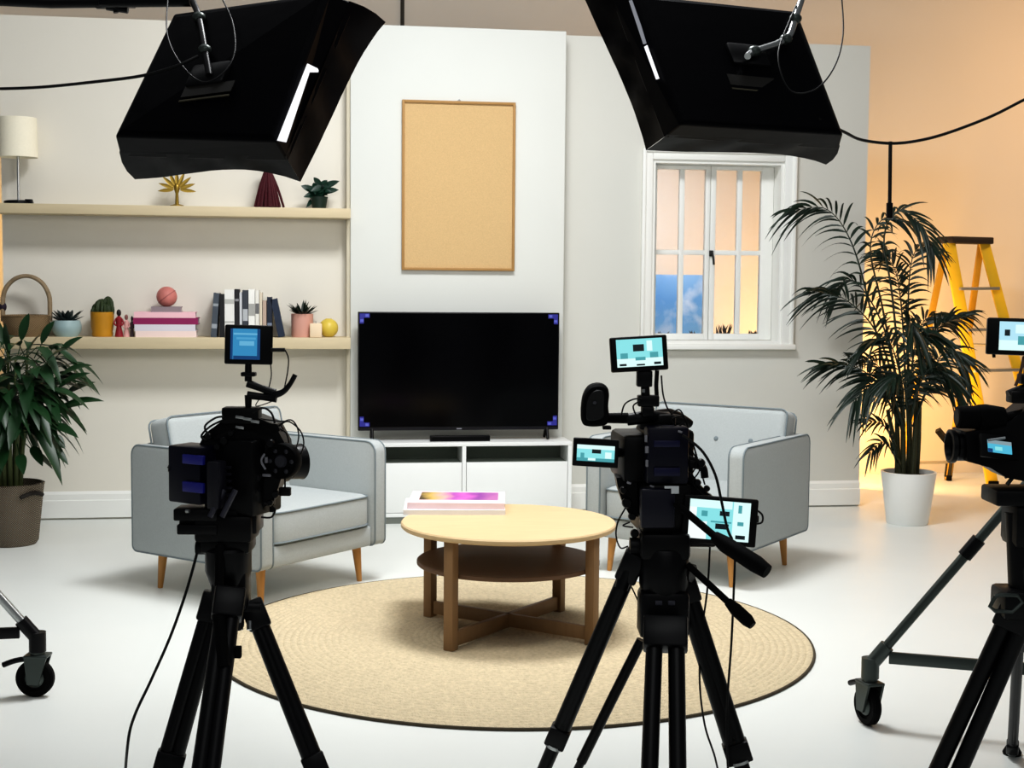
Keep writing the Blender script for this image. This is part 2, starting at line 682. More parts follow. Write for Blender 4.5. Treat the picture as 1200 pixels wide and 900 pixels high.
# ------------------------------------------------------------------ rug
RC = V((0.90, 5.79, 0))
RR = 1.245
prof = [(0.0005, 0.010)]
nr = 44
for i in range(nr):
    ra, rb = RR * i / nr, RR * (i + 1) / nr
    prof += [(ra + (rb - ra) * 0.25, 0.0125), (ra + (rb - ra) * 0.6, 0.0125), (rb - 0.0012, 0.0085)]
prof += [(RR, 0.006), (RR, 0.0)]
mb = MB()
mb.lathe(prof, RC, 128, cap=False)
JUTE = mat('braided_jute', '#CFC0A2', 0.95, var=0.3, vscale=60, bump=0.7, bscale=150, spec=0.05)
JUTEE = mat('jute_binding', '#4A4234', 0.95, var=0.3, vscale=40)
o = thing('round_rug', 'round braided jute rug lying under the wooden coffee table', 'rug', RC)
mb.build('braid', JUTE, o)
mb = MB()
mb.tube([RC + V((RR * math.cos(2 * PI * k / 128), RR * math.sin(2 * PI * k / 128), 0.006)) for k in range(128)], 0.006, 8, 0, True)
mb.build('edge_binding', JUTEE, o)

# ------------------------------------------------------------------ coffee table
TC = EYE + ray(596, 609) * 6.0
TC = V((TC.x, TC.y, 0))
TH = 0.483
RB = 0.0125
tb = thing('coffee_table', 'round light oak coffee table with a lower shelf on the jute rug', 'table', (TC.x, TC.y, RB))
Rt = 0.458
mb = MB()
mb.lathe([(0.001, TH - 0.024 - RB), (Rt - 0.006, TH - 0.024 - RB), (Rt, TH - 0.018 - RB), (Rt, TH - 0.006 - RB), (Rt - 0.005, TH - RB), (0.001, TH - RB)], (0, 0, 0), 96)
mb.build('tabletop', OAKTOP, tb, local=True)
mb = MB()
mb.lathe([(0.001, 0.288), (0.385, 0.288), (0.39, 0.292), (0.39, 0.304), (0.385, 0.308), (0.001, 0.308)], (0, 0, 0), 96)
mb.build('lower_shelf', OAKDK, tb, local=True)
ang0 = math.atan2(-0.37, -0.245)          # viewer frame angle of the nearest leg
for k in range(4):
    a = ang0 + k * PI / 2
    d = (r0 * math.cos(a) + FH * math.sin(a))
    tdir = ZZ.cross(d)
    R3 = Matrix((d, tdir, ZZ)).transposed()
    mb = MB()
    mb.box(d * 0.415 + V((0, 0, (TH - 0.024 - RB) / 2)), (0.042, 0.045, TH - 0.024 - RB - 0.001), R3, 0.003)
    mb.build('leg', OAKLEG, tb, local=True)
for k in range(2):
    a = ang0 + k * PI / 2
    d = (r0 * math.cos(a) + FH * math.sin(a))
    R3 = Matrix((d, ZZ.cross(d), ZZ)).transposed()
    mb = MB()
    mb.box((0, 0, 0.042 + k * 0.002), (0.78, 0.022, 0.06 - k * 0.004), R3, 0.002)
    mb.build('stretcher', OAKLEG, tb, local=True)


def book(name, label, c, size, rz, cover, pages, group=None, art=None, spine=0):
    """hard-cover book lying flat: c is the middle of its underside; size length, width, thickness"""
    o = thing(name, label, 'book', c, rz, group)
    L, Wd, T = size
    ct = min(0.004, T * 0.16)
    mb = MB()
    mb.span(-L / 2, L / 2, -Wd / 2, Wd / 2, 0, ct)
    mb.span(-L / 2, L / 2, -Wd / 2, Wd / 2, T - ct, T)
    if spine == 0:                        # spine on the long near side
        mb.span(-L / 2, L / 2, -Wd / 2, -Wd / 2 + ct, ct, T - ct)
    else:
        mb.span(-L / 2, -L / 2 + ct, -Wd / 2, Wd / 2, ct, T - ct)
    mb.build('cover', cover, o, local=True)
    mb = MB()
    mb.span(-L / 2 + 0.006, L / 2 - 0.005, -Wd / 2 + 0.005, Wd / 2 - 0.005, ct, T - ct)
    mb.build('pages', pages, o, local=True)
    if art:
        mb = MB()
        mb.span(-L / 2 + art[1], L / 2 - art[2], -Wd / 2 + art[3], Wd / 2 - art[4], T, T + 0.0006)
        mb.build('cover_print', art[0], o, local=True)
    return o


PAGES = mat('book_pages', '#EDEAE2', 0.9, var=0.05, vscale=90, stretch=(1, 1, 60))
PRINT = gradient_mat('art_print', [(0.0, '#4A3B22'), (0.14, '#C9A95A'), (0.3, '#E3A9A2'), (0.46, '#B04FB0'), (0.62, '#D066C0'), (0.8, '#8A3A9A'), (1.0, '#B56BA8')], 'X', -0.17, 0.17, 0.4, 0.35, 9.0)
s_ = 6.25 / F
bc = fl(533, 590, TH + 0.012)
book('art_book', 'white art book lying underneath the one with the pink cover print', (bc.x - 0.01, bc.y - 0.075, TH), (0.445, 0.34, 0.022), -PHI + 0.04, mat('book_white', '#DAD7D6', 0.5), PAGES, 'books on the coffee table')
book('art_book', 'large coffee table book with a pink and purple cover print, on top', (bc.x + 0.005, bc.y - 0.06, TH + 0.022), (0.425, 0.34, 0.028), -PHI, mat('book_pale_pink', '#DFC9CE', 0.5), PAGES, 'books on the coffee table', (PRINT, 0.045, 0.03, 0.09, 0.03))

# ------------------------------------------------------------------ armchairs


def armchair(label, c, rz):
    o = thing('armchair', label, 'armchair', c, rz, 'pair of grey armchairs')
    Wd, Dp, at, zb, za = 0.88, 0.88, 0.085, 0.185, 0.705
    for s in (-1, 1):
        # arm slab: rounded front and rear top corners
        x0 = s * (Wd / 2) - (at if s > 0 else 0)
        pts = []
        y0, y1 = -Dp / 2, Dp / 2 - 0.02
        for (cy, cz, a0, rr) in ((y0 + 0.03, zb + 0.03, 180, 0.03), ):
            for k in range(5):
                a = rad(a0 + 90 * k / 4)
                pts.append((cy + rr * math.cos(a), cz + rr * math.sin(a)))
        for (cy, cz, a0, rr) in ((y1 - 0.03, zb + 0.03, 270, 0.03), (y1 - 0.05, za - 0.05, 0, 0.05), (y0 + 0.055, za - 0.055, 90, 0.055)):
            for k in range(6):
                a = rad(a0 + 90 * k / 5)
                pts.append((cy + rr * math.cos(a), cz + rr * math.sin(a)))
        mb = MB()
        ins = 0.012
        cyc = sum(p[0] for p in pts) / len(pts)
        czc = sum(p[1] for p in pts) / len(pts)

        def shr(p, k):
            dy, dz = p[0] - cyc, p[1] - czc
            return (p[0] - math.copysign(min(k, abs(dy)), dy), p[1] - math.copysign(min(k, abs(dz)), dz))
        rings = []
        for xo, k in ((0, ins), (0.003, 0.004), (0.012, 0), (at - 0.012, 0), (at - 0.003, 0.004), (at, ins)):
            rings.append([V((x0 + xo, *shr(p, k))) for p in pts])
        mb.ring_loft(rings)
        arm = mb.build('armrest', FABRIC, o, local=True, smooth=50)
        mb = MB()
        for xo in (0.004, at - 0.004):
            mb.tube([V((x0 + xo, *shr(p, 0.0015))) for p in pts], 0.0045, 6, 0, True)
        mb.build('piping', PIPING, arm, local=True)
    # base panel
    mb = MB()
    mb.box((0, -0.005, 0.235), (Wd - 2 * at - 0.002, Dp - 0.05, 0.10), None, 0.012)
    mb.build('seat_frame', FABRIC, o, local=True)
    # seat cushion, slightly crowned
    mb = MB()
    cw, cd = Wd - 2 * at - 0.01, 0.66
    yc = -Dp / 2 + 0.008 + cd / 2
    nx, ny = 10, 10
    rings = []

    def sup(z, inset, crown):
        ring = []
        n = 48
        for k in range(n):
            a = 2 * PI * k / n
            ca, sa = math.cos(a), math.sin(a)
            e = 0.18
            x = math.copysign(abs(ca) ** e, ca) * (cw / 2 - inset)
            y = math.copysign(abs(sa) ** e, sa) * (cd / 2 - inset)
            ring.append(V((x, yc + y, z)))
        return ring
    for z, i_ in ((0.288, 0.012), (0.293, 0.003), (0.31, 0), (0.42, 0), (0.437, 0.004), (0.444, 0.016), (0.452, 0.09), (0.458, 0.2), (0.46, 0.3)):
        rings.append(sup(z, i_, 0))
    mb.ring_loft(rings)
    cu = mb.build('seat_cushion', FABRIC, o, local=True, smooth=45)
    mb = MB()
    mb.tube(sup(0.436, 0.0, 0), 0.0045, 6, 0, True)
    mb.tube(sup(0.296, 0.0, 0), 0.0045, 6, 0, True)
    mb.build('piping', PIPING, cu, local=True)
    # backrest: leaning slab with buttons
    tilt = rad(13)
    Rb = Matrix.Rotation(-tilt, 3, 'X')
    bw, bh, bt = Wd - 0.11, 0.50, 0.15
    bc_ = V((0, Dp / 2 - 0.20, 0.585))
    mb = MB()
    mb.box(bc_, (bw, bt, bh), Rb, 0.035, 4)
    bk = mb.build('backrest', FABRIC, o, local=True, smooth=60)
    mb = MB()
    q = []
    for (sx_, sz_) in ((-1, -1), (-1, 1), (1, 1), (1, -1)):
        for k in range(4):
            a0 = {(-1, -1): 180, (-1, 1): 90, (1, 1): 0, (1, -1): 270}[(sx_, sz_)]
            a = rad(a0 + 90 - 90 * k / 3)
            q.append(bc_ + Rb @ V((sx_ * (bw / 2 - 0.035) + 0.035 * math.cos(a), -bt / 2 + 0.010, sz_ * (bh / 2 - 0.035) + 0.035 * math.sin(a))))
    mb.tube(q, 0.0045, 6, 0, True)
    q2 = [p + Rb @ V((0, bt - 0.02, 0)) for p in q]
    mb.tube(q2, 0.0045, 6, 0, True)
    mb.build('piping', PIPING, bk, local=True)
    for bx in (-0.2, 0.0, 0.2):
        mb = MB()
        mb.ell(bc_ + Rb @ V((bx, -bt / 2 - 0.001, 0.07)), (0.013, 0.006, 0.013), Rb, 12, 6)
        mb.build('button', PIPING, bk, local=True)
    for sx_ in (-1, 1):
        for sy_ in (-1, 1):
            mb = MB()
            px_, py_ = sx_ * 0.335, (-0.335 if sy_ < 0 else 0.315)
            mb.tube([(px_ + sx_ * 0.012, py_ + sy_ * 0.012, 0), (px_, py_, 0.19)], [0.0125, 0.024], 16)
            mb.build('leg', LEGW, o, local=True)
    return o


def face(deg):                             # local -y looks along this world heading
    return rad(deg) + PI / 2


armchair('grey fabric armchair facing the table from behind the camera with the square battery pack', (-0.185, 6.97, 0.0), face(317))
armchair('grey armchair with buttoned back facing the table from beneath the window', (2.10, 7.13, 0.0), face(228))

# ------------------------------------------------------------------ TV bench and TV
BF = 8.60
bx0, bx1 = aty(440, 545, BF).x, aty(670, 545, BF).x
bt_, bb_ = aty(555, 518.5, BF).z, 0.045
tvb = thing('tv_bench', 'low white media bench with two drawers and open slots under the television', 'cabinet', ((bx0 + bx1) / 2, BF, 0))
mb = MB()
BK = CY - 0.004
xm_ = aty(544, 545, BF).x
pt = 0.024
mb.span(bx0, bx1, BF, BK, bt_ - pt, bt_, 0.002)
mb.span(bx0, bx1, BF + 0.002, BK, bb_, bb_ + pt, 0.002)
mb.span(bx0, bx0 + pt * 1.4, BF + 0.002, BK, bb_ + pt, bt_ - pt)
mb.span(bx1 - pt, bx1, BF + 0.002, BK, bb_ + pt, bt_ - pt)
mb.span(xm_ - pt / 2, xm_ + pt / 2, BF + 0.002, BK - 0.012, bb_ + pt, bt_ - pt)
mb.build('carcass', BENCHW, tvb)
mb = MB()
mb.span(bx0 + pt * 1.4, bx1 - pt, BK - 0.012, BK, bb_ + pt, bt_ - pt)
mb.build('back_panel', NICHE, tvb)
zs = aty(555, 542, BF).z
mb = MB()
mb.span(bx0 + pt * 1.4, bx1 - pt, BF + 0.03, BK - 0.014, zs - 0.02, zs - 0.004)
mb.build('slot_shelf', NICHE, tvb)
for x0, x1 in ((bx0 + pt * 1.4 + .003, xm_ - pt / 2 - .003), (xm_ + pt / 2 + .003, bx1 - pt - .003)):
    mb = MB()
    mb.span(x0, x1, BF, BF + 0.02, bb_ + pt + 0.003, zs, 0.002)
    mb.build('drawer', BENCHW, tvb)
mb = MB()
mb.span(bx0 + 0.03, bx1 - 0.03, BF + 0.03, BK - 0.02, 0.0, bb_)
mb.build('plinth', mat('plinth_grey', '#8A8E88', 0.7), tvb)

TY = 8.735
tx0, tx1 = aty(419.5, 430, TY).x, aty(655, 430, TY).x
tz1, tz0 = aty(540, 366, TY).z, aty(540, 504, TY).z
tv = thing('television', 'large black flat screen television standing on the white bench', 'tv', ((tx0 + tx1) / 2, TY, bt_))
mb = MB()
mb.span(tx0, tx1, TY, TY + 0.045, tz0, tz1, 0.004)
mb.span(tx0 + 0.2, tx1 - 0.2, TY + 0.04, TY + 0.075, tz0 + 0.05, tz0 + 0.4, 0.01)
mb.build('housing', mat('tv_housing', '#07070A', 0.35), tv)
mb = MB()
mb.span(tx0 + 0.007, tx1 - 0.007, TY - 0.0012, TY + 0.001, tz0 + 0.022, tz1 - 0.007)
mb.build('screen', mat('tv_screen', '#020204', 0.12, var=0.1, spec=0.25), tv)
mb = MB()
mb.span(tx0 + 0.002, tx1 - 0.002, TY - 0.002, TY, tz0 + 0.001, tz0 + 0.018)
mb.build('lower_bezel', mat('tv_bezel', '#15151C', 0.3), tv)
mb = MB()
xc_ = aty(538, 499, TY).x
mb.span(xc_ - 0.016, xc_ + 0.016, TY - 0.0034, TY - 0.0018, tz0 + 0.006, tz0 + 0.013)
mb.build('emblem', mat('tv_emblem', '#9A9AA4', 0.4), tv)
STICK = mat('blue_corner_sticker', '#2C2C86', 0.4, emit=0.12)
STICK2 = mat('blue_corner_pale', '#5C62B8', 0.4, emit=0.12)
for sx_, x in ((1, tx0 + 0.010), (-1, tx1 - 0.010)):
    for sz_, z in ((1, tz0 + 0.026), (-1, tz1 - 0.010)):
        mb = MB()
        y_ = TY - 0.0026
        L_, w_ = 0.062, 0.026
        P = [(0, 0), (L_, 0), (L_, w_), (w_, w_), (w_, L_), (0, L_)]
        mb.prism([(x + sx_ * u, y_, z + sz_ * v) for u, v in P], (0, 0.0012, 0))
        mb.cur = 1
        for (u, v) in ((0.012, 0.044), (0.044, 0.012)):
            mb.prism([(x + sx_ * (u + du), y_ - 0.0006, z + sz_ * (v + dv)) for du, dv in ((-.008, -.008), (.012, -.008), (.012, .008), (-.008, .008))], (0, 0.0006, 0))
        mb.build('corner_sticker', [STICK, STICK2], tv, smooth=0)
for px in (436, 641):
    x = aty(px, 510, TY).x
    mb = MB()
    mb.tube([(x, TY + 0.02, tz0 + 0.03), (x, TY - 0.03, bt_ + 0.008)], [0.012, 0.009], 10)
    mb.tube([(x, TY + 0.02, tz0 + 0.03), (x, TY + 0.10, bt_ + 0.008)], [0.012, 0.009], 10)
    mb.build('foot', BLACKP, tv)
sb = thing('sensor_bar', 'short black bar lying under the television on the white bench', 'bar', (aty(540, 512, 8.68).x, 8.68, bt_))
xa, xb = aty(504, 512, 8.67).x, aty(574, 512, 8.67).x
mb = MB()
mb.span(xa, xb, 8.655, 8.70, bt_, bt_ + 0.036, 0.004)
mb.build('bar_body', BLACKP, sb)
mb = MB()
mb.span(xa + 0.01, xb - 0.01, 8.653, 8.656, bt_ + 0.008, bt_ + 0.028)
mb.build('bar_grille', BLACKR, sb)

# ------------------------------------------------------------------ framed board
fx0, fx1 = aty(471, 217, CY - .02).x, aty(603.5, 217, CY - .02).x
fz1, fz0 = aty(537, 118.5, CY - .02).z, aty(537, 317, CY - .02).z
fb = thing('framed_board', 'blank tan corkboard in a thin wooden frame above the television', 'picture', ((fx0 + fx1) / 2, CY, fz0))
fwd = 0.016
mb = MB()
FRM = mat('frame_wood', '#A9824E', 0.6, var=0.12, vscale=20)
mb.span(fx0, fx0 + fwd, CY - 0.03, CY - .001, fz0, fz1, 0.002)
mb.span(fx1 - fwd, fx1, CY - 0.03, CY - .001, fz0, fz1, 0.002)
mb.span(fx0 + fwd, fx1 - fwd, CY - 0.03, CY - .001, fz0, fz0 + fwd, 0.002)
mb.span(fx0 + fwd, fx1 - fwd, CY - 0.03, CY - .001, fz1 - fwd, fz1, 0.002)
mb.build('frame', FRM, fb)
mb = MB()
mb.span(fx0 + fwd, fx1 - fwd, CY - 0.016, CY - 0.002, fz0 + fwd, fz1 - fwd)
mb.build('cork_panel', mat('cork', '#D0B182', 0.9, var=0.16, vscale=140, bump=0.3, bscale=220), fb)
mb = MB()
xm2 = (fx0 + fx1) / 2
mb.tube([(xm2 - 0.012, CY - .012, fz1 - .004), (xm2, CY - .012, fz1 + .012), (xm2 + 0.012, CY - .012, fz1 - .004)], 0.0025, 8, 3)
mb.build('hanging_loop', CHROME, fb)

# ------------------------------------------------------------------ shelves
SHF = 8.75
zU = aty(200, 241.0, SHF).z
zUb = aty(200, 252.5, SHF).z
zLo = aty(250, 395.5, SHF).z
zLb = aty(250, 409, SHF).z
SX1 = XC0 - 0.003
for nm, lb, z1, z0 in (('upper', 'upper pale oak wall shelf carrying the table lamp', zU, zUb), ('lower', 'lower pale oak wall shelf carrying the books and pots', zLo, zLb)):
    o = thing('wall_shelf', lb, 'shelf', (0, FY, z0), 0, 'floating wall shelves')
    mb = MB()
    mb.span(XL + 0.004, SX1, SHF, FY - .001, z0, z1, 0.003)
    mb.build('board', SHELFW, o)
OBY = 8.86


def onshelf(px, low=True, Y=OBY):
    p = aty(px, 300, Y)
    return V((p.x, Y, zLo if low else zU))


SS = 9.0 / F                                # metres per pixel at the shelves


# lamp
p = onshelf(23, False)
o = thing('table_lamp', 'cream drum shade table lamp at the end of the upper shelf', 'lamp', p)
mb = MB()
hz0 = (241 - 190) * SS
hz1 = (241 - 147) * SS
rs = 21 * SS
mb.lathe([(rs, hz0), (rs * 0.97, hz1), (rs * 0.955, hz1), (rs * 0.985, hz0)], p, 40, cap=False)
mb.ring_loft([[p + V((0.001 * math.cos(a), 0.001 * math.sin(a), hz1 - 0.02)) for a in (0, 2, 4)], [p + V((0.002 * math.cos(a), 0.002 * math.sin(a), hz1 - 0.021)) for a in (0, 2, 4)]])
mb.build('lamp_shade', mat('lamp_linen', '#E9E3CF', 0.9, var=0.05, vscale=80, emit=0.05), o)
mb = MB()
mb.cyl(p + V((0, 0, 0.01)), p + V((0, 0, hz0 + 0.09)), 0.008)
mb.build('stem', CHROME, o)
mb = MB()
for k in range(3):
    a = 2 * PI * k / 3
    mb.cyl(p + V((0, 0, hz0 + 0.08)), p + V((rs * 0.975 * math.cos(a), rs * 0.975 * math.sin(a), hz0 + 0.08)), 0.002, None, 6)
mb.build('shade_spider', CHROME, o)
mb = MB()
mb.lathe([(0.001, 0), (0.085, 0), (0.085, 0.016), (0.07, 0.022), (0.012, 0.026), (0.001, 0.026)], p, 32)
mb.build('base', BLACKP, o)
p = onshelf(35, False, 8.82)
o = thing('plug_box', 'tiny black plug box on the upper shelf beside the lamp base', 'box', p)
mb = MB()
mb.box(p + V((0, 0, 0.014)), (0.042, 0.04, 0.028), None, 0.004)
mb.build('case', BLACKP, o)
mb = MB()
mb.box(p + V((0, -0.021, 0.014)), (0.02, 0.004, 0.012), None, 0.001)
mb.build('socket', BLACKR, o)

# gold fan ornament
p = onshelf(208, False)
o = thing('fan_ornament', 'small gold ornament with fanned feather spokes on the upper shelf', 'ornament', p)
GOLD = mat('aged_gold', '#9A8038', 0.38, metal=0.75, var=0.15)
mb = MB()
mb.lathe([(0.001, 0), (0.042, 0), (0.042, 0.008), (0.012, 0.016), (0.009, 0.08), (0.016, 0.10), (0.018, 0.125), (0.008, 0.14), (0.001, 0.142)], p, 20)
mb.build('stand', GOLD, o)
mb = MB()
for k in range(9):
    a = rad(-6 + 192 * k / 8)
    d = V((math.cos(a), 0, math.sin(a)))
    b0 = p + V((0, 0, 0.105)) + d * 0.015
    mb.leaf(b0, b0 + d * 0.1, 0.011, V((0, -1, 0)), 0, 0.3, 6)
mb.build('feather_spokes', GOLD, o)

# dark red tassel
p = onshelf(314, False)
o = thing('tassel_ornament', 'dark red tassel ornament hanging in strands on the upper shelf', 'ornament', p)
mb = MB()
RED = mat('crimson_cord', '#430A16', 0.7, var=0.5, vscale=60, bump=0.4, bscale=90)
for k in range(34):
    a = 2 * PI * k / 34 + random.random() * .1
    rr = random.uniform(0.6, 1.0)
    t0 = p + V((0.012 * math.cos(a), 0.012 * math.sin(a), 0.235))
    t1 = p + V((0.06 * rr * math.cos(a), 0.05 * rr * math.sin(a), 0.13))
    t2 = p + V((0.10 * rr * math.cos(a), 0.07 * rr * math.sin(a), 0.006))
    mb.tube([t0, t1, t2], 0.0085, 6, 3)
mb.build('tassel_strands', RED, o)
mb = MB()
mb.lathe([(0.001, 0.225), (0.026, 0.225), (0.032, 0.245), (0.024, 0.27), (0.001, 0.275)], p, 16)
mb.build('tassel_knot', mat('crimson_knot', '#74182A', 0.6, var=0.3), o)
mb = MB()
mb.lathe([(0.001, 0.0), (0.05, 0.0), (0.035, 0.1), (0.02, 0.23), (0.001, 0.23)], p, 16)
mb.build('core', mat('crimson_core', '#30060E', 0.8), o)

# trailing green plant on upper shelf
p = onshelf(374, False)
o = thing('potted_plant', 'small dark green leafy plant near the tassel on the upper shelf', 'plant', p)
mb = MB()
mb.lathe([(0.001, 0), (0.042, 0), (0.055, 0.075), (0.05, 0.075), (0.045, 0.062), (0.001, 0.062)], p, 24)
mb.build('pot', mat('pot_dark_green', '#182A22', 0.4), o)
mb = MB()
rnd = random.Random(3)
for k in range(46):
    a = rnd.uniform(0, 2 * PI)
    el = rnd.uniform(-0.5, 1.2)
    b0 = p + V((0, 0, 0.075)) + V((rnd.uniform(-.04, .04), rnd.uniform(-.03, .03), rnd.uniform(0, .06)))
    d = V((math.cos(a) * math.cos(el) * 0.9, math.sin(a) * math.cos(el) * 0.6, math.sin(el)))
    mb.leaf(b0, b0 + d * rnd.uniform(.06, .12), rnd.uniform(.013, .022), V((rnd.uniform(-.4, .4), -1, .5)), 0.3, 0.2, 5)
mb.leaf(p + V((0.02, 0, .13)), p + V((0.125, -.02, 0.185)), 0.02, V((0, -1, .3)), 0.1, .2, 6)
mb.leaf(p + V((0.02, 0, .10)), p + V((0.12, -.02, 0.14)), 0.02, V((0, -1, .3)), 0.2, .2, 6)
mb.build('foliage', mat('leaf_deep', '#123024', 0.35, var=0.4, vscale=20), o)

# ---- lower shelf
# wicker basket with hoop handle
p = onshelf(30, True)
o = thing('wicker_basket', 'small wicker basket with a tall hoop handle on the lower shelf', 'basket', p)
WICK = weave_mat('wicker', '#7A6447', '#B49A74', 45)
mb = MB()
mb.lathe([(0.001, 0), (0.10, 0), (0.135, 0.07), (0.14, 0.12), (0.145, 0.125), (0.135, 0.13), (0.125, 0.11), (0.095, 0.012), (0.001, 0.012)], p, 36)
mb.build('bowl', WICK, o)
mb = MB()
hc = p + V((0, 0, (395 - 357) * SS))
hr = 25 * SS
HW = mat('cane_handle', '#8E7C62', 0.7, var=0.3, vscale=40)
for dy in (-0.012, 0.012):
    pts = [p + V((-hr, dy, 0.09))] + [hc + V((hr * math.cos(rad(180 - 180 * k / 14)), dy + 0.004 * math.sin(k * 2), hr * 1.15 * math.sin(rad(180 * k / 14)))) for k in range(15)] + [p + V((hr, dy, 0.09))]
    mb.tube(pts, 0.012, 8, 2)
mb.build('hoop_handle', HW, o)
mb = MB()
mb.ell(hc + V((-hr, 0, -.03)), (0.022, 0.026, 0.03))
mb.build('binding_knot', mat('binding_dark', '#2A2030', 0.8), o)

# teal pot with dark crinkled top
p = onshelf(77, True)
o = thing('teal_pot', 'pale teal bowl pot with dark succulent points beside the basket', 'pot', p)
mb = MB()
q = 16 * SS
mb.lathe([(0.001, 0), (q * 0.75, 0), (q * 0.98, 0.035), (q, 0.07), (q * 0.9, 0.098), (q * 0.82, 0.098), (q * 0.85, 0.085), (0.001, 0.085)], p, 32)
mb.build('bowl', mat('teal_glaze', '#9DB4B6', 0.3, var=0.08), o)
mb = MB()
for k in range(14):
    a = 2 * PI * k / 14
    b0 = p + V((0.02 * math.cos(a), 0.02 * math.sin(a), 0.085))
    mb.leaf(b0, b0 + V((0.085 * math.cos(a), 0.07 * math.sin(a), 0.03 + 0.035 * (k % 2))), 0.018, V((0, 0, 1)), -0.1, .4, 5)
for k in range(5):
    a = 2 * PI * k / 5
    b0 = p + V((0, 0, 0.085))
    mb.leaf(b0, b0 + V((0.03 * math.cos(a), 0.03 * math.sin(a), 0.072)), 0.018, V((math.cos(a), math.sin(a), 0)), 0, .3, 5)
mb.build('succulent', mat('succulent_dark', '#24302F', 0.5, var=0.3), o)

# mustard pot with cactus
p = onshelf(119, True)
o = thing('mustard_pot', 'mustard yellow pot holding a knobbly dark green cactus', 'plant', p)
q = 13 * SS
mb = MB()
mb.lathe([(0.001, 0), (q * .82, 0), (q * .9, 0.012), (q * .86, 0.03), (q * .95, 0.06), (q, 0.15), (q * .9, 0.15), (q * .88, 0.135), (0.001, 0.135)], p, 32)
mb.build('pot', mat('mustard_glaze', '#C08A28', 0.35, var=0.25, vscale=12), o)
mb = MB()
for (dx, dy, dz, r1, r2) in ((0, 0, .17, .045, .06), (.035, 0, .19, .03, .055), (-.03, .01, .165, .03, .04), (.02, -.03, .16, .03, .04), (-.04, -.01, .15, .025, .03), (.045, -.01, .16, .026, .05)):
    c = p + V((dx, dy, dz))
    rings = []
    for i in range(9):
        tt = -PI / 2 + PI * min(max(i / 8, .02), .98)
        ring = []
        for k in range(20):
            a = 2 * PI * k / 20
            f_ = 1 + (0.16 if k % 2 else -0.1)
            ring.append(c + V((r1 * f_ * math.cos(tt) * math.cos(a), r1 * f_ * math.cos(tt) * math.sin(a), r2 * math.sin(tt))))
        rings.append(ring)
    mb.ring_loft(rings)
mb.build('cactus_foliage', mat('cactus_green', '#2E3D20', 0.6, var=0.4, vscale=40, bump=0.5, bscale=120), o)


def figurine(name, label, px, h, col, head, w):
    p = onshelf(px, True, 8.82)
    o = thing(name, label, 'figurine', p, 0, 'little painted figures beside the mustard pot')
    mb = MB()
    mb.lathe([(0.001, 0), (w, 0), (w * 0.95, h * .1), (w * .6, h * .35), (w * .75, h * .55), (w * .8, h * .68), (w * .3, h * .76), (0.001, h * .77)], p, 18)
    mb.build('robe', mat(name + col, col, 0.5, var=0.3, vscale=30), o)
    mb = MB()
    mb.ell(p + V((0, 0, h * .88)), (w * .55, w * .55, h * .13))
    mb.build('head', mat('fighead' + head, head, 0.5), o)
    for s in (-1, 1):
        mb = MB()
        mb.tube([p + V((s * w * .7, 0, h * .66)), p + V((s * w * 1.1, -.01, h * .5)), p + V((s * w * .5, -.02, h * .42))], w * .2, 8, 3)
        mb.build('arm', MATS[name + col], o)


figurine('figurine', 'dark red painted figurine with a black head beside the mustard pot', 138.5, 0.165, '#8C1F2A', '#1A1214', 0.025)
figurine('figurine', 'pale pink painted figurine between the red figurine and the book pile', 147.2, 0.135, '#D9A4A0', '#8A5A54', 0.019)
figurine('figurine', 'dark slate painted figurine touching the end of the book pile', 153.8, 0.125, '#4A3C44', '#2A2228', 0.013)

# lying books + ball
z = zLo
pc = onshelf(195, True)
for lb, hgt, x0, x1, col, pgs in (
        ('pale pink hardback at the bottom of the lying book pile', 7, 160, 231, '#F0DAD4', '#F2E9E4'),
        ('white and grey hardback second from the bottom of the lying book pile', 7.5, 159, 230, '#D9D4DC', '#EDEAE8'),
        ('magenta hardback third from the bottom of the lying book pile', 7.5, 157.5, 233, '#8E1F58', '#D9B8C8'),
        ('light pink hardback directly under the small grey book', 6.5, 158.5, 230, '#EFC0C8', '#F3DFE2'),
        ('small grey book topmost of the lying book pile, under the ball', 6, 178, 213, '#8F8488', '#CFC6C4')):
    xa, xb = aty(x0, 380, 8.84).x, aty(x1, 380, 8.84).x
    T = hgt * SS * 0.98
    book('shelf_book', lb, ((xa + xb) / 2, 8.865, z), (xb - xa, 0.19 if x1 - x0 > 50 else 0.13, T), 0, mat('cov' + col, col, 0.5, var=0.06), mat('pg' + pgs, pgs, 0.9, var=0.05), 'books lying in a pile on the lower shelf', None, 0)
    z += T
p = V((aty(195.5, 350, 8.865).x, 8.865, z + 11.3 * SS * 0.98))
o = thing('decor_ball', 'dusty pink ball resting on top of the lying book pile', 'ball', (p.x, p.y, z))
mb = MB()
rings = []
mb.ell(p, (11.4 * SS,) * 3, None, 28, 18)
mb.build('ball_body', mat('dusty_pink', '#C77C74', 0.55, var=0.25, vscale=14, bump=0.3, bscale=40), o)
mb = MB()
mb.tube([p + V((11.5 * SS * math.cos(2 * PI * k / 24) * 0.8, 11.5 * SS * math.sin(2 * PI * k / 24), 11.5 * SS * math.cos(2 * PI * k / 24) * .6)) for k in range(24)], 0.0025, 6, 0, True)
mb.build('seam', mat('dusty_pink_seam', '#A4605C', 0.6), o)


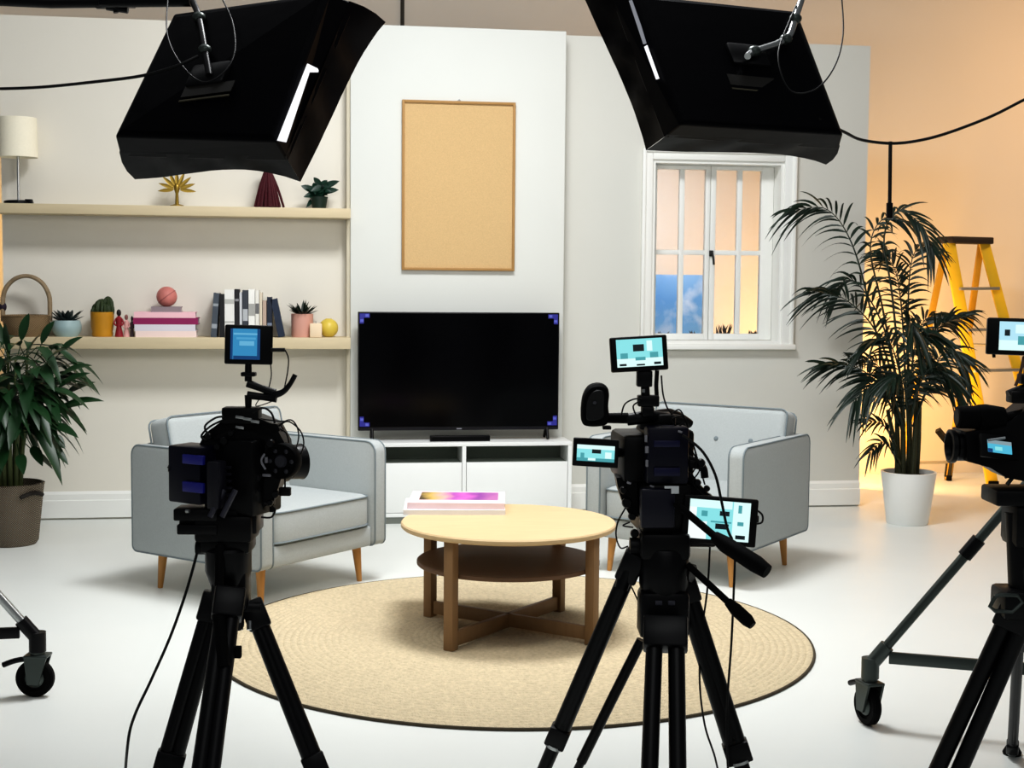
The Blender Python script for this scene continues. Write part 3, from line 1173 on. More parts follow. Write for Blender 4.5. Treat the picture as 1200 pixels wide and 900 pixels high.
def upright(label, px0, px1, ytop, col, pgs='#E8E4DA', lean=0.0, dep_=0.19, band=None):
    xa, xb = aty(px0, 380, 8.80).x, aty(px1, 380, 8.80).x
    w, h = xb - xa - 0.0015, (395.5 - ytop) * SS
    o = thing('shelf_book', label, 'book', ((xa + xb) / 2, 8.87, zLo), 0, 'books standing on the lower shelf')
    Rm = Matrix.Rotation(lean, 3, 'Y')
    dz = abs(math.sin(lean)) * w / 2
    base = V((0, 0, dz))

    def bx(mb, x0, x1, y0, y1, z0, z1):
        mb.box(base + Rm @ V(((x0 + x1) / 2, (y0 + y1) / 2, (z0 + z1) / 2)), (x1 - x0, y1 - y0, z1 - z0), Rm)
    ct = min(0.003, w * .15)
    mb = MB()
    bx(mb, -w / 2, -w / 2 + ct, -dep_ / 2, dep_ / 2, 0, h)
    bx(mb, w / 2 - ct, w / 2, -dep_ / 2, dep_ / 2, 0, h)
    bx(mb, -w / 2 + ct, w / 2 - ct, -dep_ / 2, -dep_ / 2 + ct, 0, h)
    mb.build('cover', mat('cov' + col, col, 0.5, var=0.06), o, local=True)
    mb = MB()
    bx(mb, -w / 2 + ct, w / 2 - ct, -dep_ / 2 + ct, dep_ / 2 - 0.006, 0.003, h - 0.004)
    mb.build('pages', mat('pg' + pgs, pgs, 0.9, var=0.05), o, local=True)
    if band:
        for z0, z1 in band[1]:
            mb = MB()
            bx(mb, -w / 2 + 0.001, w / 2 - 0.001, -dep_ / 2 - 0.0007, -dep_ / 2, z0 * h, z1 * h)
            mb.build('spine_label', mat('band' + band[0], band[0], 0.6), o, local=True)


upright('slate book leaning at the end of the standing row', 247, 254, 346, '#4A525C', lean=0.07, band=('#9AA0A6', ((.2, .3), (.7, .76))))
upright('narrow black book next to the leaning slate one', 257.5, 263, 347, '#15161A')
upright('wide white book next to the narrow black one', 263.4, 275, 342, '#E9E8E4', band=('#B9B9B4', ((.3, .34), (.7, .8))))
upright('black book right after the wide white one', 275.4, 280.5, 341.5, '#17171C', band=('#8C8C90', ((.75, .8),)))
upright('thin pale grey book between two dark ones', 280.9, 284, 345, '#C9CCD0')
upright('charcoal book with a light spine band in the standing row', 284.4, 291, 342.5, '#3A3F48', band=('#B5B8BC', ((.35, .6),)))
upright('thick white book in the middle of the standing row', 291.4, 299, 341.5, '#EFEEE9', band=('#A8A8A4', ((.45, .7),)))
upright('second thick white book, next to the cream one', 299.3, 304, 342.5, '#E4E2DA', band=('#6F6F70', ((.5, .72),)))
upright('thin cream book after the two thick white ones', 304.3, 307.5, 345, '#D9CDB8')
upright('short beige book after the thin cream one', 307.9, 312.5, 354, '#B9A394')
upright('navy book standing before the leaning navy one', 313, 319, 350, '#1B2436', band=('#7A8496', ((.3, .36),)))
upright('leaning navy book at the pink pot end of the row', 326, 334, 352, '#1D2A40', lean=-0.2)

# pink pot with succulent
p = onshelf(354, True)
o = thing('pink_pot', 'blush pink square pot with a spiky dark succulent on the lower shelf', 'plant', p)
q = 12.5 * SS
mb = MB()
mb.lathe([(0.001, 0), (q * .93, 0), (q * .97, 0.01), (q, 0.145), (q * .9, 0.145), (q * .88, 0.13), (0.001, 0.13)], p, 32)
mb.build('pot', mat('blush_glaze', '#D4A192', 0.5, var=0.05), o)
mb = MB()
rnd = random.Random(11)
for k in range(44):
    a = rnd.uniform(0, 2 * PI)
    el = rnd.uniform(0.15, 1.4)
    d = V((math.cos(a) * math.cos(el), math.sin(a) * math.cos(el), math.sin(el) * 0.8))
    b0 = p + V((d.x * .02, d.y * .02, .135))
    mb.leaf(b0, b0 + d * rnd.uniform(.08, .115), .011, V((-d.x * .5, -d.y * .5, 1)), -0.1, .4, 5)
mb.build('succulent', mat('succulent_green', '#1B2A20', 0.5, var=0.4, vscale=30), o)
p = onshelf(370, True, 8.785)
o = thing('candle', 'short square cream candle block in front of the pink pot', 'candle', p)
mb = MB()
mb.box(p + V((0, 0, 0.044)), (0.075, 0.045, 0.088), None, 0.006)
mb.build('wax', mat('cream_wax', '#E9D3B4', 0.55, var=0.04), o)
mb = MB()
mb.cyl(p + V((0, 0, .087)), p + V((0, 0, .1)), .0015, None, 6)
mb.build('wick', BLACKR, o)
p = onshelf(385, True, 8.87)
o = thing('bud_vase', 'round pale yellow bud vase at the end of the lower shelf', 'vase', p)
q = 11 * SS
mb = MB()
pr = [(0.001, 0.0)] + [(q * math.sin(rad(20 + 140 * k / 14)), q * 0.94 - q * math.cos(rad(20 + 140 * k / 14))) for k in range(15)] + [(q * .3, q * 1.92), (q * .22, q * 1.9), (q * .2, q * 1.5), (0.001, q * 1.5)]
mb.lathe(pr, p, 32)
mb.build('vase_body', mat('yellow_glaze', '#D6BE52', 0.35, var=0.12), o)

# ------------------------------------------------------------------ big plant in the woven basket (left edge)
pb = fl(14, 637)
o = thing('potted_plant', 'big glossy green plant in a woven basket by the left wall flat', 'plant', (pb.x, pb.y, 0))
o['label'] = 'big glossy green plant standing in a woven basket below the wicker hoop'
D_ = (pb - EYE).dot(fw)
s_ = D_ / F
mb = MB()
mb.lathe([(0.001, 0), (27 * s_, 0), (30 * s_, 0.02), (37 * s_, 0.33), (38 * s_, 0.345), (35 * s_, 0.35), (33.5 * s_, 0.32), (33 * s_, 0.28), (0.001, 0.28)], pb, 48)
BASK = weave_mat('basket_weave', '#4C443B', '#B5A68E', 38, 0.75)
bask = mb.build('woven_basket', BASK, o)
mb = MB()
for sg in (1,):
    a0 = math.atan2(-0.75, 0.9)
    pts = []
    for k in range(7):
        a = a0 - 0.42 + 0.84 * k / 6
        pts.append(pb + V((37.5 * s_ * math.cos(a) * 1.02, 37.5 * s_ * math.sin(a) * 1.02, 0.285 + 0.018 * math.sin(PI * k / 6))))
    mb.tube(pts, 0.012, 8, 2)
mb.build('handle', mat('basket_handle', '#211C18', 0.8), bask)
mb = MB()
mb.lathe([(0.001, 0.281), (32 * s_, 0.281), (31 * s_, 0.295), (0.001, 0.30)], pb, 32)
mb.build('soil', SOIL, o)
rnd = random.Random(5)
fol = MB()
for k in range(11):
    a = 2 * PI * k / 11 + .3
    b0 = pb + V((0.05 * math.cos(a), 0.05 * math.sin(a), 0.29))
    topz = rnd.uniform(0.85, 1.12)
    b1 = pb + V((0.08 * math.cos(a), 0.08 * math.sin(a), 0.62))
    rr = rnd.uniform(.10, .24)
    b2 = pb + V((rr * math.cos(a), rr * math.sin(a), topz))
    mb = MB()
    mb.tube([b0, b1, b2], [0.014, 0.011, 0.006], 8, 5)
    mb.build('stem', STEMG, o)
    for j in range(30):
        tt = (j + rnd.random()) / 30
        c = b1.lerp(b2, tt)
        aa = a + rnd.uniform(-1.9, 1.9)
        el = rnd.uniform(-0.35, 0.75)
        L = rnd.uniform(.13, .24)
        d = V((math.cos(aa) * math.cos(el), math.sin(aa) * math.cos(el), math.sin(el)))
        m1 = c + d * rnd.uniform(.05, .16) + V((0, 0, .02))
        fol.tube([c, m1], 0.0025, 5)
        d2 = (d + V((0, 0, rnd.uniform(-.5, .1)))).normalized()
        fol.leaf(m1, m1 + d2 * L, rnd.uniform(.022, .037), V((rnd.uniform(-.3, .3), rnd.uniform(-.6, 0), 1)), rnd.uniform(.3, .9), 0.3, 7)
# reaching sprays towards the shelf and armchair
for (x, y, dd, x2, y2) in ((45, 470, -.05, 106, 432), (50, 480, 0, 122, 466), (48, 485, .05, 98, 474), (40, 500, 0, 80, 545), (44, 490, -.1, 92, 512), (52, 430, 0, 97, 392), (40, 420, 0, 64, 374), (20, 420, 0, 34, 364), (10, 420, 0, -12, 366), (50, 450, -.1, 108, 424), (55, 500, 0, 76, 530), (30, 510, -.1, 50, 548), (60, 470, .1, 112, 446), (50, 500, .1, 70, 560), (20, 440, -.2, 48, 386), (14, 440, -.2, 6, 372), (30, 520, .1, 62, 552), (20, 520, -.2, 28, 556), (8, 510, -.2, 2, 552)):
    a_, c_ = dep(x, y, D_ + dd), dep(x2, y2, D_ + dd * 2)
    mid = a_.lerp(c_, .35)
    fol.tube([a_, mid], .003, 5)
    fol.leaf(mid, c_ + V((0, 0, .04)), 0.03, V((-.1, -.6, 1)), 0.25, .25, 7)
fol.build('foliage', LEAFD, o, smooth=60)

# ------------------------------------------------------------------ palm in white pot
pp = fl(1063, 613)
PD = (pp - EYE).dot(fw)
s_ = PD / F
o = thing('potted_palm', 'tall kentia palm in a white tapered pot at the end of the set wall', 'plant', (pp.x, pp.y, 0))
mb = MB()
mb.lathe([(0.001, 0.0), (23 * s_, 0.0), (24 * s_, 0.008), (31.5 * s_, 0.318), (31.5 * s_, 0.33), (29 * s_, 0.33), (28.3 * s_, 0.29), (0.001, 0.29)], pp, 56)
mb.build('pot', POTW, o)
mb = MB()
mb.lathe([(0.001, 0.29), (28 * s_, 0.29), (26 * s_, 0.302), (0.001, 0.305)], pp, 32)
mb.build('soil', SOIL, o)
for k, (dx, tx, ty) in enumerate(((-14, 1050, 470), (-6, 1057, 455), (2, 1066, 450), (8, 1074, 460), (13, 1078, 470), (-10, 1040, 480))):
    mb = MB()
    b0 = dep(1063 + dx * .8, 560, PD + (-1) ** k * .03)
    b0 = V((b0.x, b0.y, .295))
    mb.tube([b0, b0.lerp(dep(tx, ty, PD), .5) + V((0.004, 0, 0)), dep(tx, ty, PD)], [0.019, 0.016, 0.011], 10, 4)
    mb.build('cane', mat('palm_cane', '#3A3D26', 0.6, var=0.45, vscale=18, stretch=(1, 1, 6)), o)


def frond(pts, n, ll, seed, droop=0.35, wid=0.0115, start=.3):
    """arching rib with paired leaflets; pts = (px, py, extra distance)"""
    rnd = random.Random(seed)
    ctrl = [dep(x, y, PD + d) for x, y, d in pts]
    path = spline(ctrl, 14)
    mb = MB()
    mb.tube(path, [0.008, 0.006, 0.003, 0.0015], 6)
    k0 = int(len(path) * start)
    ta = rnd.choice((-1, 1)) * rnd.uniform(.5, 1.05)
    tw = (math.cos(ta), math.sin(ta))
    for i in range(n):
        t = i / (n - 1)
        j = min(len(path) - 2, int(k0 + (len(path) - 2 - k0) * t))
        p0 = path[j]
        tn = (path[j + 1] - path[j]).normalized()
        sd = tn.cross(ZZ)
        sd = sd.normalized() if sd.length > .05 else r0.copy()
        upv = sd.cross(tn).normalized()
        sd = (sd * tw[0] + upv * tw[1]).normalized()
        upv = sd.cross(tn).normalized()
        L = .84 * ll * (0.62 + 0.5 * math.sin(PI * (0.15 + 0.7 * t))) * rnd.uniform(.85, 1.12)
        for sg in (-1, 1):
            d = (sd * sg * (0.80 - .35 * t) + tn * (0.45 + .6 * t) + upv * rnd.uniform(.0, .35)).normalized()
            mb.leaf(p0, p0 + d * L, wid * rnd.uniform(.8, 1.15), ZZ * .45 - FH * .9 + r0 * rnd.uniform(-.5, .5), droop * rnd.uniform(.6, 1.5), .3, 7,
                    lambda t: (min(1, t * 5) * (1 - t) ** .5))
    mb.build('frond', LEAFP, o, smooth=60)


frond([(1052, 500, 0), (1022, 370, -.05), (998, 285, -.1), (968, 245, -.15), (926, 248, -.2)], 20, .27, 1, .55)
frond([(1060, 500, 0), (1046, 350, 0), (1036, 280, 0), (1052, 248, -.05), (1080, 264, -.12), (1094, 296, -.15)], 20, .22, 2, .55)
frond([(1058, 480, 0), (1034, 360, .1), (1020, 290, .1), (1036, 256, .1), (1066, 262, .1)], 14, .2, 21, .55)
frond([(1056, 480, .02), (1030, 395, -.1), (992, 352, -.18), (952, 342, -.25)], 20, .28, 3, .5)
frond([(1056, 480, .02), (1036, 385, .1), (1002, 330, .15), (978, 340, .2)], 18, .26, 31, .5)
frond([(1056, 500, .0), (1030, 452, -.1), (1002, 430, -.2), (966, 428, -.25)], 22, .24, 4, .45)
frond([(1068, 490, .05), (1082, 420, .1), (1103, 382, .1), (1134, 370, .1)], 20, .24, 5, .5)
frond([(1070, 500, .0), (1092, 440, -.1), (1108, 412, -.1), (1130, 424, -.15)], 22, .25, 6, .55)
frond([(1062, 480, .1), (1058, 380, .15), (1050, 320, .2), (1034, 296, .25)], 22, .24, 7, .45)
frond([(1066, 480, .1), (1064, 370, .1), (1070, 300, .1), (1092, 288, .15)], 20, .22, 8, .55)
frond([(1068, 490, -.1), (1080, 430, -.2), (1076, 392, -.3), (1100, 398, -.4)], 22, .26, 9, .6)
frond([(1060, 490, -.1), (1055, 440, -.2), (1040, 398, -.3), (1018, 404, -.4)], 22, .26, 10, .6)
frond([(1064, 480, -.1), (1064, 420, -.2), (1066, 378, -.35), (1070, 395, -.5)], 20, .25, 11, .6)
frond([(1066, 500, -.1), (1076, 455, -.2), (1094, 430, -.3), (1118, 450, -.35)], 20, .24, 16, .6)
frond([(1060, 505, -.1), (1046, 462, -.2), (1026, 446, -.25), (1000, 470, -.3)], 20, .24, 17, .6)
frond([(1064, 510, -.05), (1062, 470, -.15), (1056, 440, -.3), (1044, 450, -.42)], 18, .24, 18, .6)
frond([(1066, 510, .05), (1072, 460, .15), (1086, 430, .3), (1106, 440, .4)], 18, .24, 19, .6)
frond([(1064, 505, .1), (1070, 420, .2), (1084, 375, .25), (1114, 372, .25)], 20, .25, 20, .55)
frond([(1054, 548, 0), (1044, 512, -.08), (1032, 496, -.12), (1012, 494, -.15)], 10, .16, 12, .4, .009)
frond([(1056, 552, 0), (1046, 530, -.08), (1034, 518, -.12), (1020, 530, -.15)], 10, .15, 13, .5, .009)
frond([(1060, 520, .05), (1048, 470, .1), (1030, 430, .15), (1008, 420, .2)], 18, .24, 14, .5)
frond([(1070, 500, .1), (1088, 455, .15), (1110, 440, .2), (1128, 470, .2)], 18, .24, 15, .6)

# ------------------------------------------------------------------ stepladder
LD = 10.35
lc = dep(1131, 280, LD)
lad = thing('stepladder', 'yellow stepladder with a black top cap standing by the back wall', 'ladder', (lc.x, lc.y, 0))
Wv = (r0 * 0.93 + FH * 0.37).normalized()
LTZ = lc.z


def lp(px, py, d):
    return dep(px, py, LD + d)


def rail(mb, a, b, w, d_, side):
    ax = (b - a).normalized()
    sd = (V(side) - ax * ax.dot(V(side))).normalized()
    n_ = ax.cross(sd)
    R3 = Matrix((sd, n_, ax)).transposed()
    mb.box((a + b) / 2, (w, d_, (b - a).length), R3, 0.004)


tA, tB = lp(1112, 284, -.05), lp(1153, 284, .1)
fA, fB = fl(1163, 570), None
fA = V((fA.x, fA.y, 0))
fB = fA + (r0 * 0.46 + FH * 0.12)
gB = fl(1111, 563)
gA = gB - (r0 * 0.42 + FH * 0.10)
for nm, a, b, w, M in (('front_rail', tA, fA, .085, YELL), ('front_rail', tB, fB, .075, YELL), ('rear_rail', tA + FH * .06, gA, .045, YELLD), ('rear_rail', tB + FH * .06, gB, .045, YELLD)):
    mb = MB()
    rail(mb, a, b + V((0, 0, .004)), w, 0.032, r0)
    ob = mb.build(nm, M, lad)
    mb = MB()
    mb.box(V((b.x, b.y, 0.022)), (w * .9, .07, .044), rotm(), .006)
    mb.build('rubber_foot', BLACKR, ob)
mb = MB()
cm = (tA + tB) / 2 + FH * .03 + V((0, 0, .015))
mb.box(cm, ((tB - tA).length + .06, .17, .05), rotm(math.atan2((tB - tA).dot(FH), (tB - tA).dot(r0))), .008)
mb.build('top_cap', mat('ladder_cap', '#2A211C', 0.6), lad)
for k in range(1, 6):
    t_ = k / 6 + .02
    a, b = tA.lerp(fA, t_), tB.lerp(fB, t_)
    mb = MB()
    ax = (b - a).normalized()
    n_ = ZZ.cross(ax).normalized()
    mb.box((a + b) / 2, ((b - a).length, .085, .022), Matrix((ax, n_, ax.cross(n_))).transposed(), .003)
    mb.build('step', ALU, lad)
for t_ in (.3, .62, .92):
    a, b = (tA + FH * .06).lerp(gA, t_), (tB + FH * .06).lerp(gB, t_)
    mb = MB()
    mb.cyl(a, b, .012, None, 10)
    mb.build('rear_brace', ALU, lad)
for a0, a1, c0, c1 in ((tA, fA, tA + FH * .06, gA), (tB, fB, tB + FH * .06, gB)):
    mb = MB()
    mb.tube([a0.lerp(a1, .42), c0.lerp(c1, .42)], .009, 8)
    mb.build('spreader_bar', ALU, lad)
mb = MB()
a, b = lp(1091, 526, .5), gB + V((0, 0, .19))
kq = (tB + FH * .06).lerp(gB, .87)
mb.tube([kq + (gA - gB) * .30 + V((0, 0, .16)), kq + V((0, 0, .02))], .028, 4)
mb.tube([kq + V((0, 0, .05)), gB + V((0, 0, .03))], .034, 4)
mb.build('foot_bracket', BLACKP, lad)

# ------------------------------------------------------------------ rolling stands (columns outside the frame)
def caster(mbs, c, heading, brake=True):
    """c = floor contact; heading = unit rolling direction; returns built parts list"""
    ax = ZZ.cross(heading).normalized()
    w = c + V((0, 0, 0.068))
    wheel, fork, br = MB(), MB(), MB()
    wheel.lathe([(0.045, -0.016), (0.062, -0.016), (0.068, -0.010), (0.068, 0.010), (0.062, 0.016), (0.045, 0.016)], w, 36, ax, cap=False)
    wheel.lathe([(0.001, -0.010), (0.047, -0.010), (0.047, 0.010), (0.001, 0.010)], w, 28, ax)
    hub = MB()
    hub.lathe([(0.001, -0.024), (0.020, -0.024), (0.034, -0.013), (0.034, 0.013), (0.020, 0.024), (0.001, 0.024)], w, 24, ax)
    for s in (-1, 1):
        o_ = ax * (s * 0.028)
        fork.ring_loft([[w + o_ + heading * (-.02) + V((0, 0, -.018)) + ax * e * .004 for e in (-1, 1)] + [w + o_ + heading * .02 + V((0, 0, -.018)) + ax * e * .004 for e in (1, -1)],
                        [w + o_ + heading * (-.05) + V((0, 0, .078)) + ax * e * .004 for e in (-1, 1)] + [w + o_ + heading * .03 + V((0, 0, .078)) + ax * e * .004 for e in (1, -1)]])
    fork.box(w + heading * (-.01) + V((0, 0, .082)), (.085, .066, .010), Matrix((heading, ax, ZZ)).transposed(), .003)
    fork.cyl(w + heading * (-.01) + V((0, 0, .085)), w + heading * (-.01) + V((0, 0, .11)), .026)
    br.tube([w + heading * .02 + V((0, 0, .07)), w + heading * .07 + V((0, 0, .062)), w + heading * .115 + V((0, 0, .045))], .010, 8, 3)
    return wheel, hub, fork, br


def rolling_stand(name, label, foot, colxy, M_leg, M_bar, legtopz, barz, boom_pts, hvec):
    st = thing(name, label, 'stand', (colxy.x, colxy.y, 0))
    v0 = V((foot.x, foot.y, 0)) - V((colxy.x, colxy.y, 0))
    topz = boom_pts[0].z
    mb = MB()
    mb.cyl(V((colxy.x, colxy.y, .16)), V((colxy.x, colxy.y, topz)), .024, .020, 20)
    mb.build('column', M_leg, st)
    mb = MB()
    mb.cyl(V((colxy.x, colxy.y, legtopz - .05)), V((colxy.x, colxy.y, legtopz + .08)), .042)
    mb.cyl(V((colxy.x, colxy.y, barz - .05)), V((colxy.x, colxy.y, barz + .05)), .038)
    mb.build('collar', BLACKM, st)
    for k in range(3):
        a = 2 * PI * k / 3
        v = Matrix.Rotation(a, 3, 'Z') @ v0
        f_ = V((colxy.x, colxy.y, 0)) + v
        hd = Matrix.Rotation(a, 3, 'Z') @ hvec
        kn = f_ + V((0, 0, .225)) - v.normalized() * .012
        mb = MB()
        mb.tube([V((colxy.x, colxy.y, legtopz)), kn], .0165, 12)
        lg = mb.build('leg', M_leg, st)
        mb = MB()
        q0 = V((colxy.x, colxy.y, legtopz)).lerp(kn, .42)
        q1 = V((colxy.x, colxy.y, legtopz)).lerp(kn, .50)
        mb.tube([q0, q1], .024, 12)
        mb.build('joint_sleeve', BLACKM, lg)
        mb = MB()
        e = f_ + V((0, 0, barz)) - v.normalized() * .06
        axv = v.normalized()
        mb.box((V((colxy.x, colxy.y, barz)) + e) / 2, ((e - V((colxy.x, colxy.y, barz))).length, .018, .040), Matrix((axv, ZZ.cross(axv), ZZ)).transposed(), .003)
        mb.build('brace_bar', M_bar, st)
        mb = MB()
        cc = f_ + hd * .01
        mb.tube([kn + (V((colxy.x, colxy.y, legtopz)) - kn).normalized() * .07, kn, f_ + V((0, 0, .215))], .025, 12)
        mb.cyl(f_ + V((0, 0, .165)), f_ + V((0, 0, .235)), .03)
        cl = mb.build('foot_socket', M_bar, st)
        w, h, fk, br = caster(None, f_ + hd * .01, hd)
        cs = fk.build('caster_fork', DKMETAL, st)
        w.build('wheel', BLACKR, cs)
        h.build('wheel_hub', DKMETAL, cs)
        br.build('brake_lever', BLACKM, cs)
    mb = MB()
    mb.tube(boom_pts, .017, 14)
    bo = mb.build('boom_arm', BLACKM, st)
    return st, bo


SBD = 4.75
cL = V(dep(-115, 760, 4.95))
fL = fl(45, 816)
boomL = [dep(-115, 6, 4.95), dep(60, 4, 4.88), dep(224, 2, 4.80)]
boomL[0] = V((cL.x, cL.y, boomL[0].z))
stL, boL = rolling_stand('rolling_stand', 'chrome legged rolling stand with a caster in front of the basket plant', fL, cL, CHROME, BLACKM, fl(-115, 520, 0).z + .78, .235, boomL, -r0)
mb = MB()
qd = Rig(4.86)
qd.box(mb, 118, -6, 157, 8, .06)
qd.tube(mb, [(125, 8), (150, 12)], 4)
qd.tube(mb, [(134, 4), (136, 15)], 3)
qd.box(mb, 112, -4, 124, 10, .03)
mb.build('pipe_clamp', BLACKM, boL)
cR = V(dep(1232, 760, 4.62))
fR = fl(1018, 850)
boomR = [dep(1232, -40, 4.62), dep(1090, -30, 4.66), dep(930, -18, 4.72)]
boomR[0] = V((cR.x, cR.y, boomR[0].z))
stR, boR = rolling_stand('rolling_stand', 'dark steel rolling stand with a caster in front of the white pot', fR, cR, DKMETAL, DKMETAL, .98, .24, boomR, (FH * .94 - r0 * .3).normalized())


# ------------------------------------------------------------------ softboxes
def softbox(label, back, front, skirt_curve, arm, loops, plate):
    """back / front: four corners (px, py, D) order TL TR BR BL"""
    B = [dep(*q) for q in back]
    Fr = [dep(*q) for q in front]
    c = sum(B, V((0, 0, 0))) / 4
    o = thing('softbox_light', label, 'light', c, 0, 'overhead softbox lights')
    mb = MB()
    # back shell, rounded by a small bevel
    mid = [b.lerp(f_, .42) + (b - c).normalized() * .012 for b, f_ in zip(B, Fr)]
    bl_ = [b.lerp(c, .05) + (b - f_).normalized() * .014 for b, f_ in zip(B, Fr)]
    mb.ring_loft([bl_, B, mid])
    mb.build('rear_shell', VINYL, o, smooth=0, bev=.006)
    # skirt: four cloth sides with scalloped free edges
    for k in range(4):
        a0, a1 = mid[k].lerp(B[k], .25), mid[(k + 1) % 4].lerp(B[(k + 1) % 4], .25)
        f0, f1 = Fr[k], Fr[(k + 1) % 4]
        n = 14
        mb = MB()
        vs, fs = [], []
        cen = sum(Fr, V((0, 0, 0))) / 4
        for i in range(n + 1):
            t_ = i / n
            u = a0.lerp(a1, t_)
            w = f0.lerp(f1, t_)
            sag = skirt_curve[k] * math.sin(PI * t_ ** .62) ** 1.5 + .004 * math.sin(i * 2.1)
            w = w.lerp(u, sag)
            outw = (u - cen).normalized()
            for j in range(4):
                q = j / 3
                vs.append(u.lerp(w, q) + outw * (.012 * math.sin(PI * q) * math.sin(i * 1.3 + k)))
        for i in range(n):
            for j in range(3):
                fs.append([i * 4 + j, (i + 1) * 4 + j, (i + 1) * 4 + j + 1, i * 4 + j + 1])
        mb.add(vs, fs)
        mb.build('skirt', VINYL, o, smooth=60)
    # diffuser deep inside the skirt, shining onto the set
    mb = MB()
    mb.poly([m_.lerp(f_, .35).lerp(sum(mid, V((0, 0, 0))) / 4, .10) for m_, f_ in zip(mid, Fr)])
    mb.build('diffuser', emis('softbox_diffuser', '#FFF8EC', 4.0), o)
    # yoke with knuckles
    mb = MB()
    mb.tube([dep(*q) for q in arm], .011, 10, 3)
    mb.build('yoke_arm', CHROME if arm[0][0] > 600 else BLACKM, o)
    for q in arm[1:-1]:
        mb = MB()
        mb.ell(dep(*q), (.022, .022, .018), None, 12, 8)
        mb.build('knuckle', DKMETAL, o)
    mb = MB()
    p0, p1 = plate
    n_ = (B[1] - B[0]).cross(B[3] - B[0]).normalized()
    if n_.dot(EYE - c) < 0:
        n_ = -n_
    ux, uz = (B[1] - B[0]).normalized(), (B[0] - B[3]).normalized()

    def onback(px, py):
        d = ray(px, py)
        return EYE + d * ((bl_[0] - EYE).dot(n_) / d.dot(n_))
    q0, q1 = onback(*p0), onback(*p1)
    wv = ux * (q1 - q0).dot(ux)
    hv = uz * .045
    mb.prism([q0, q0 + wv, q0 + wv + hv, q0 + hv], n_ * .004)
    mb.build('rating_plate', mat('rating_plate_dark', '#1D1B17', 0.4), o)
    mb = MB()
    mb.prism([q0 - uz * .012, q0 + wv - uz * .012, q0 + wv - uz * .018, q0 - uz * .018], n_ * .004)
    mb.build('plate_edge', mat('plate_edge_metal', '#5A5646', 0.4, metal=.5), o)
    mb = MB()
    ball = onback(arm[-1][0], arm[-1][1])
    mb.box(ball, (.13, .03, .09), Matrix((ux, n_, uz)).transposed(), .01)
    mb.build('mount_block', BLACKM, o)
    return o, onback, n_


softL, onL, nL = softbox('black overhead softbox above the wall shelves, seen from the back',
                         [(204, 17, 4.74), (386, -8, 4.66), (324, 166, 4.42), (135, 160, 4.50)],
                         [(232, 36, 5.02), (452, 26, 4.90), (352, 213, 4.66), (158, 210, 4.78)], (.1, .15, .45, .1),
                         [(226, 2, 4.78), (233, 20, 4.68), (240, 58, 4.58), (245, 88, 4.52)], None, ((212, 115), (270, 112)))
softR, onR, nR = softbox('black overhead softbox above the window, seen from the back',
                         [(742, -6, 4.66), (934, 14, 4.74), (988, 158, 4.50), (797, 146, 4.42)],
                         [(684, -4, 4.90), (912, 34, 5.02), (968, 193, 4.76), (757, 176, 4.66)], (.1, .1, .35, .15),
                         [(945, -18, 4.72), (932, 22, 4.66), (921, 46, 4.62), (884, 60, 4.56), (876, 66, 4.52)], None, ((856, 100), (912, 108)))

STREAK = emis('highlight_streak', '#F4F6FA', 1.1)  # glowing strips paint the bright highlight streaks along the softbox edges
STREAK2 = emis('highlight_streak_dim', '#AEB2BC', .5)
for sb_, tri, pol, M_ in ((softL, ((386, -8, 4.66), (324, 166, 4.42), (352, 213, 4.66)), [(319, 164), (329, 166), (356.5, 84), (368, 84), (366, 79.5), (354.5, 74)], STREAK),
                          (softR, ((742, -6, 4.66), (797, 146, 4.42), (757, 176, 4.66)), [(743, 1), (746, 0), (757, 31), (763, 51), (760, 52)], STREAK2),
                          (softR, ((742, -6, 4.66), (797, 146, 4.42), (757, 176, 4.66)), [(761, 55), (764, 53), (778, 92), (775, 93)], STREAK)):
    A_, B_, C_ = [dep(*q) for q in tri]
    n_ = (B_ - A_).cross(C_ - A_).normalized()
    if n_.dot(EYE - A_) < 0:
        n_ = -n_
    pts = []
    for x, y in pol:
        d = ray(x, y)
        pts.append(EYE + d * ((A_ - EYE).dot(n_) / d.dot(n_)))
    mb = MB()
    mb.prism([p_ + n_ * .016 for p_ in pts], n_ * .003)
    mb.build('painted_highlight', M_, sb_)['label'] = 'painted bright highlight streak along the cloth skirt'
# cables and safety loops
def cable(label, pts, r=.0035, name='cable', cat='cable'):
    mb = MB()
    mb.tube(pts, r, 8, 8)
    o = mb.build(name, CABLE)
    return tag(o, label, cat)


cable('thin safety wire looped over the back of the softbox above the shelves', [dep(*q) for q in ((197, -6, 4.74), (196, 40, 4.6), (212, 75, 4.50), (237, 96, 4.44), (262, 85, 4.46), (275, 60, 4.52), (272, 25, 4.62), (258, -6, 4.74))], .0025, 'safety_wire', 'wire')
cable('thin safety wire looped over the back of the softbox above the window', [dep(*q) for q in ((940, -8, 4.72), (925, 25, 4.62), (912, 65, 4.5), (925, 105, 4.44), (955, 105, 4.42), (978, 78, 4.46), (988, 40, 4.55), (986, -8, 4.70))], .0025, 'safety_wire', 'wire')
cable('black power cable running from the frame edge to the softbox above the shelves', [dep(*q) for q in ((-40, 104, 4.8), (0, 104, 4.75), (50, 102, 4.7), (110, 96, 4.6), (165, 89, 4.5), (205, 78, 4.47), (232, 66, 4.5))], .0052, 'power_cable')
cable('black power cable sagging from the softbox above the window past the palm', [dep(*q) for q in ((960, 140, 4.5), (990, 155, 4.6), (1010, 164, 4.7), (1044, 168, 4.8), (1075, 165, 4.8), (1110, 156, 4.8), (1160, 137, 4.8), (1200, 117, 4.8), (1240, 98, 4.8))], .0052, 'power_cable')
o = thing('drop_cable', 'straight black cable hanging down above the palm leaves', 'cable', dep(1043, 168, 4.8))
mb = MB()
mb.tube([dep(1043.5, 166, 4.8), dep(1043, 205, 4.8), dep(1042.5, 247, 4.8)], .0068, 8)
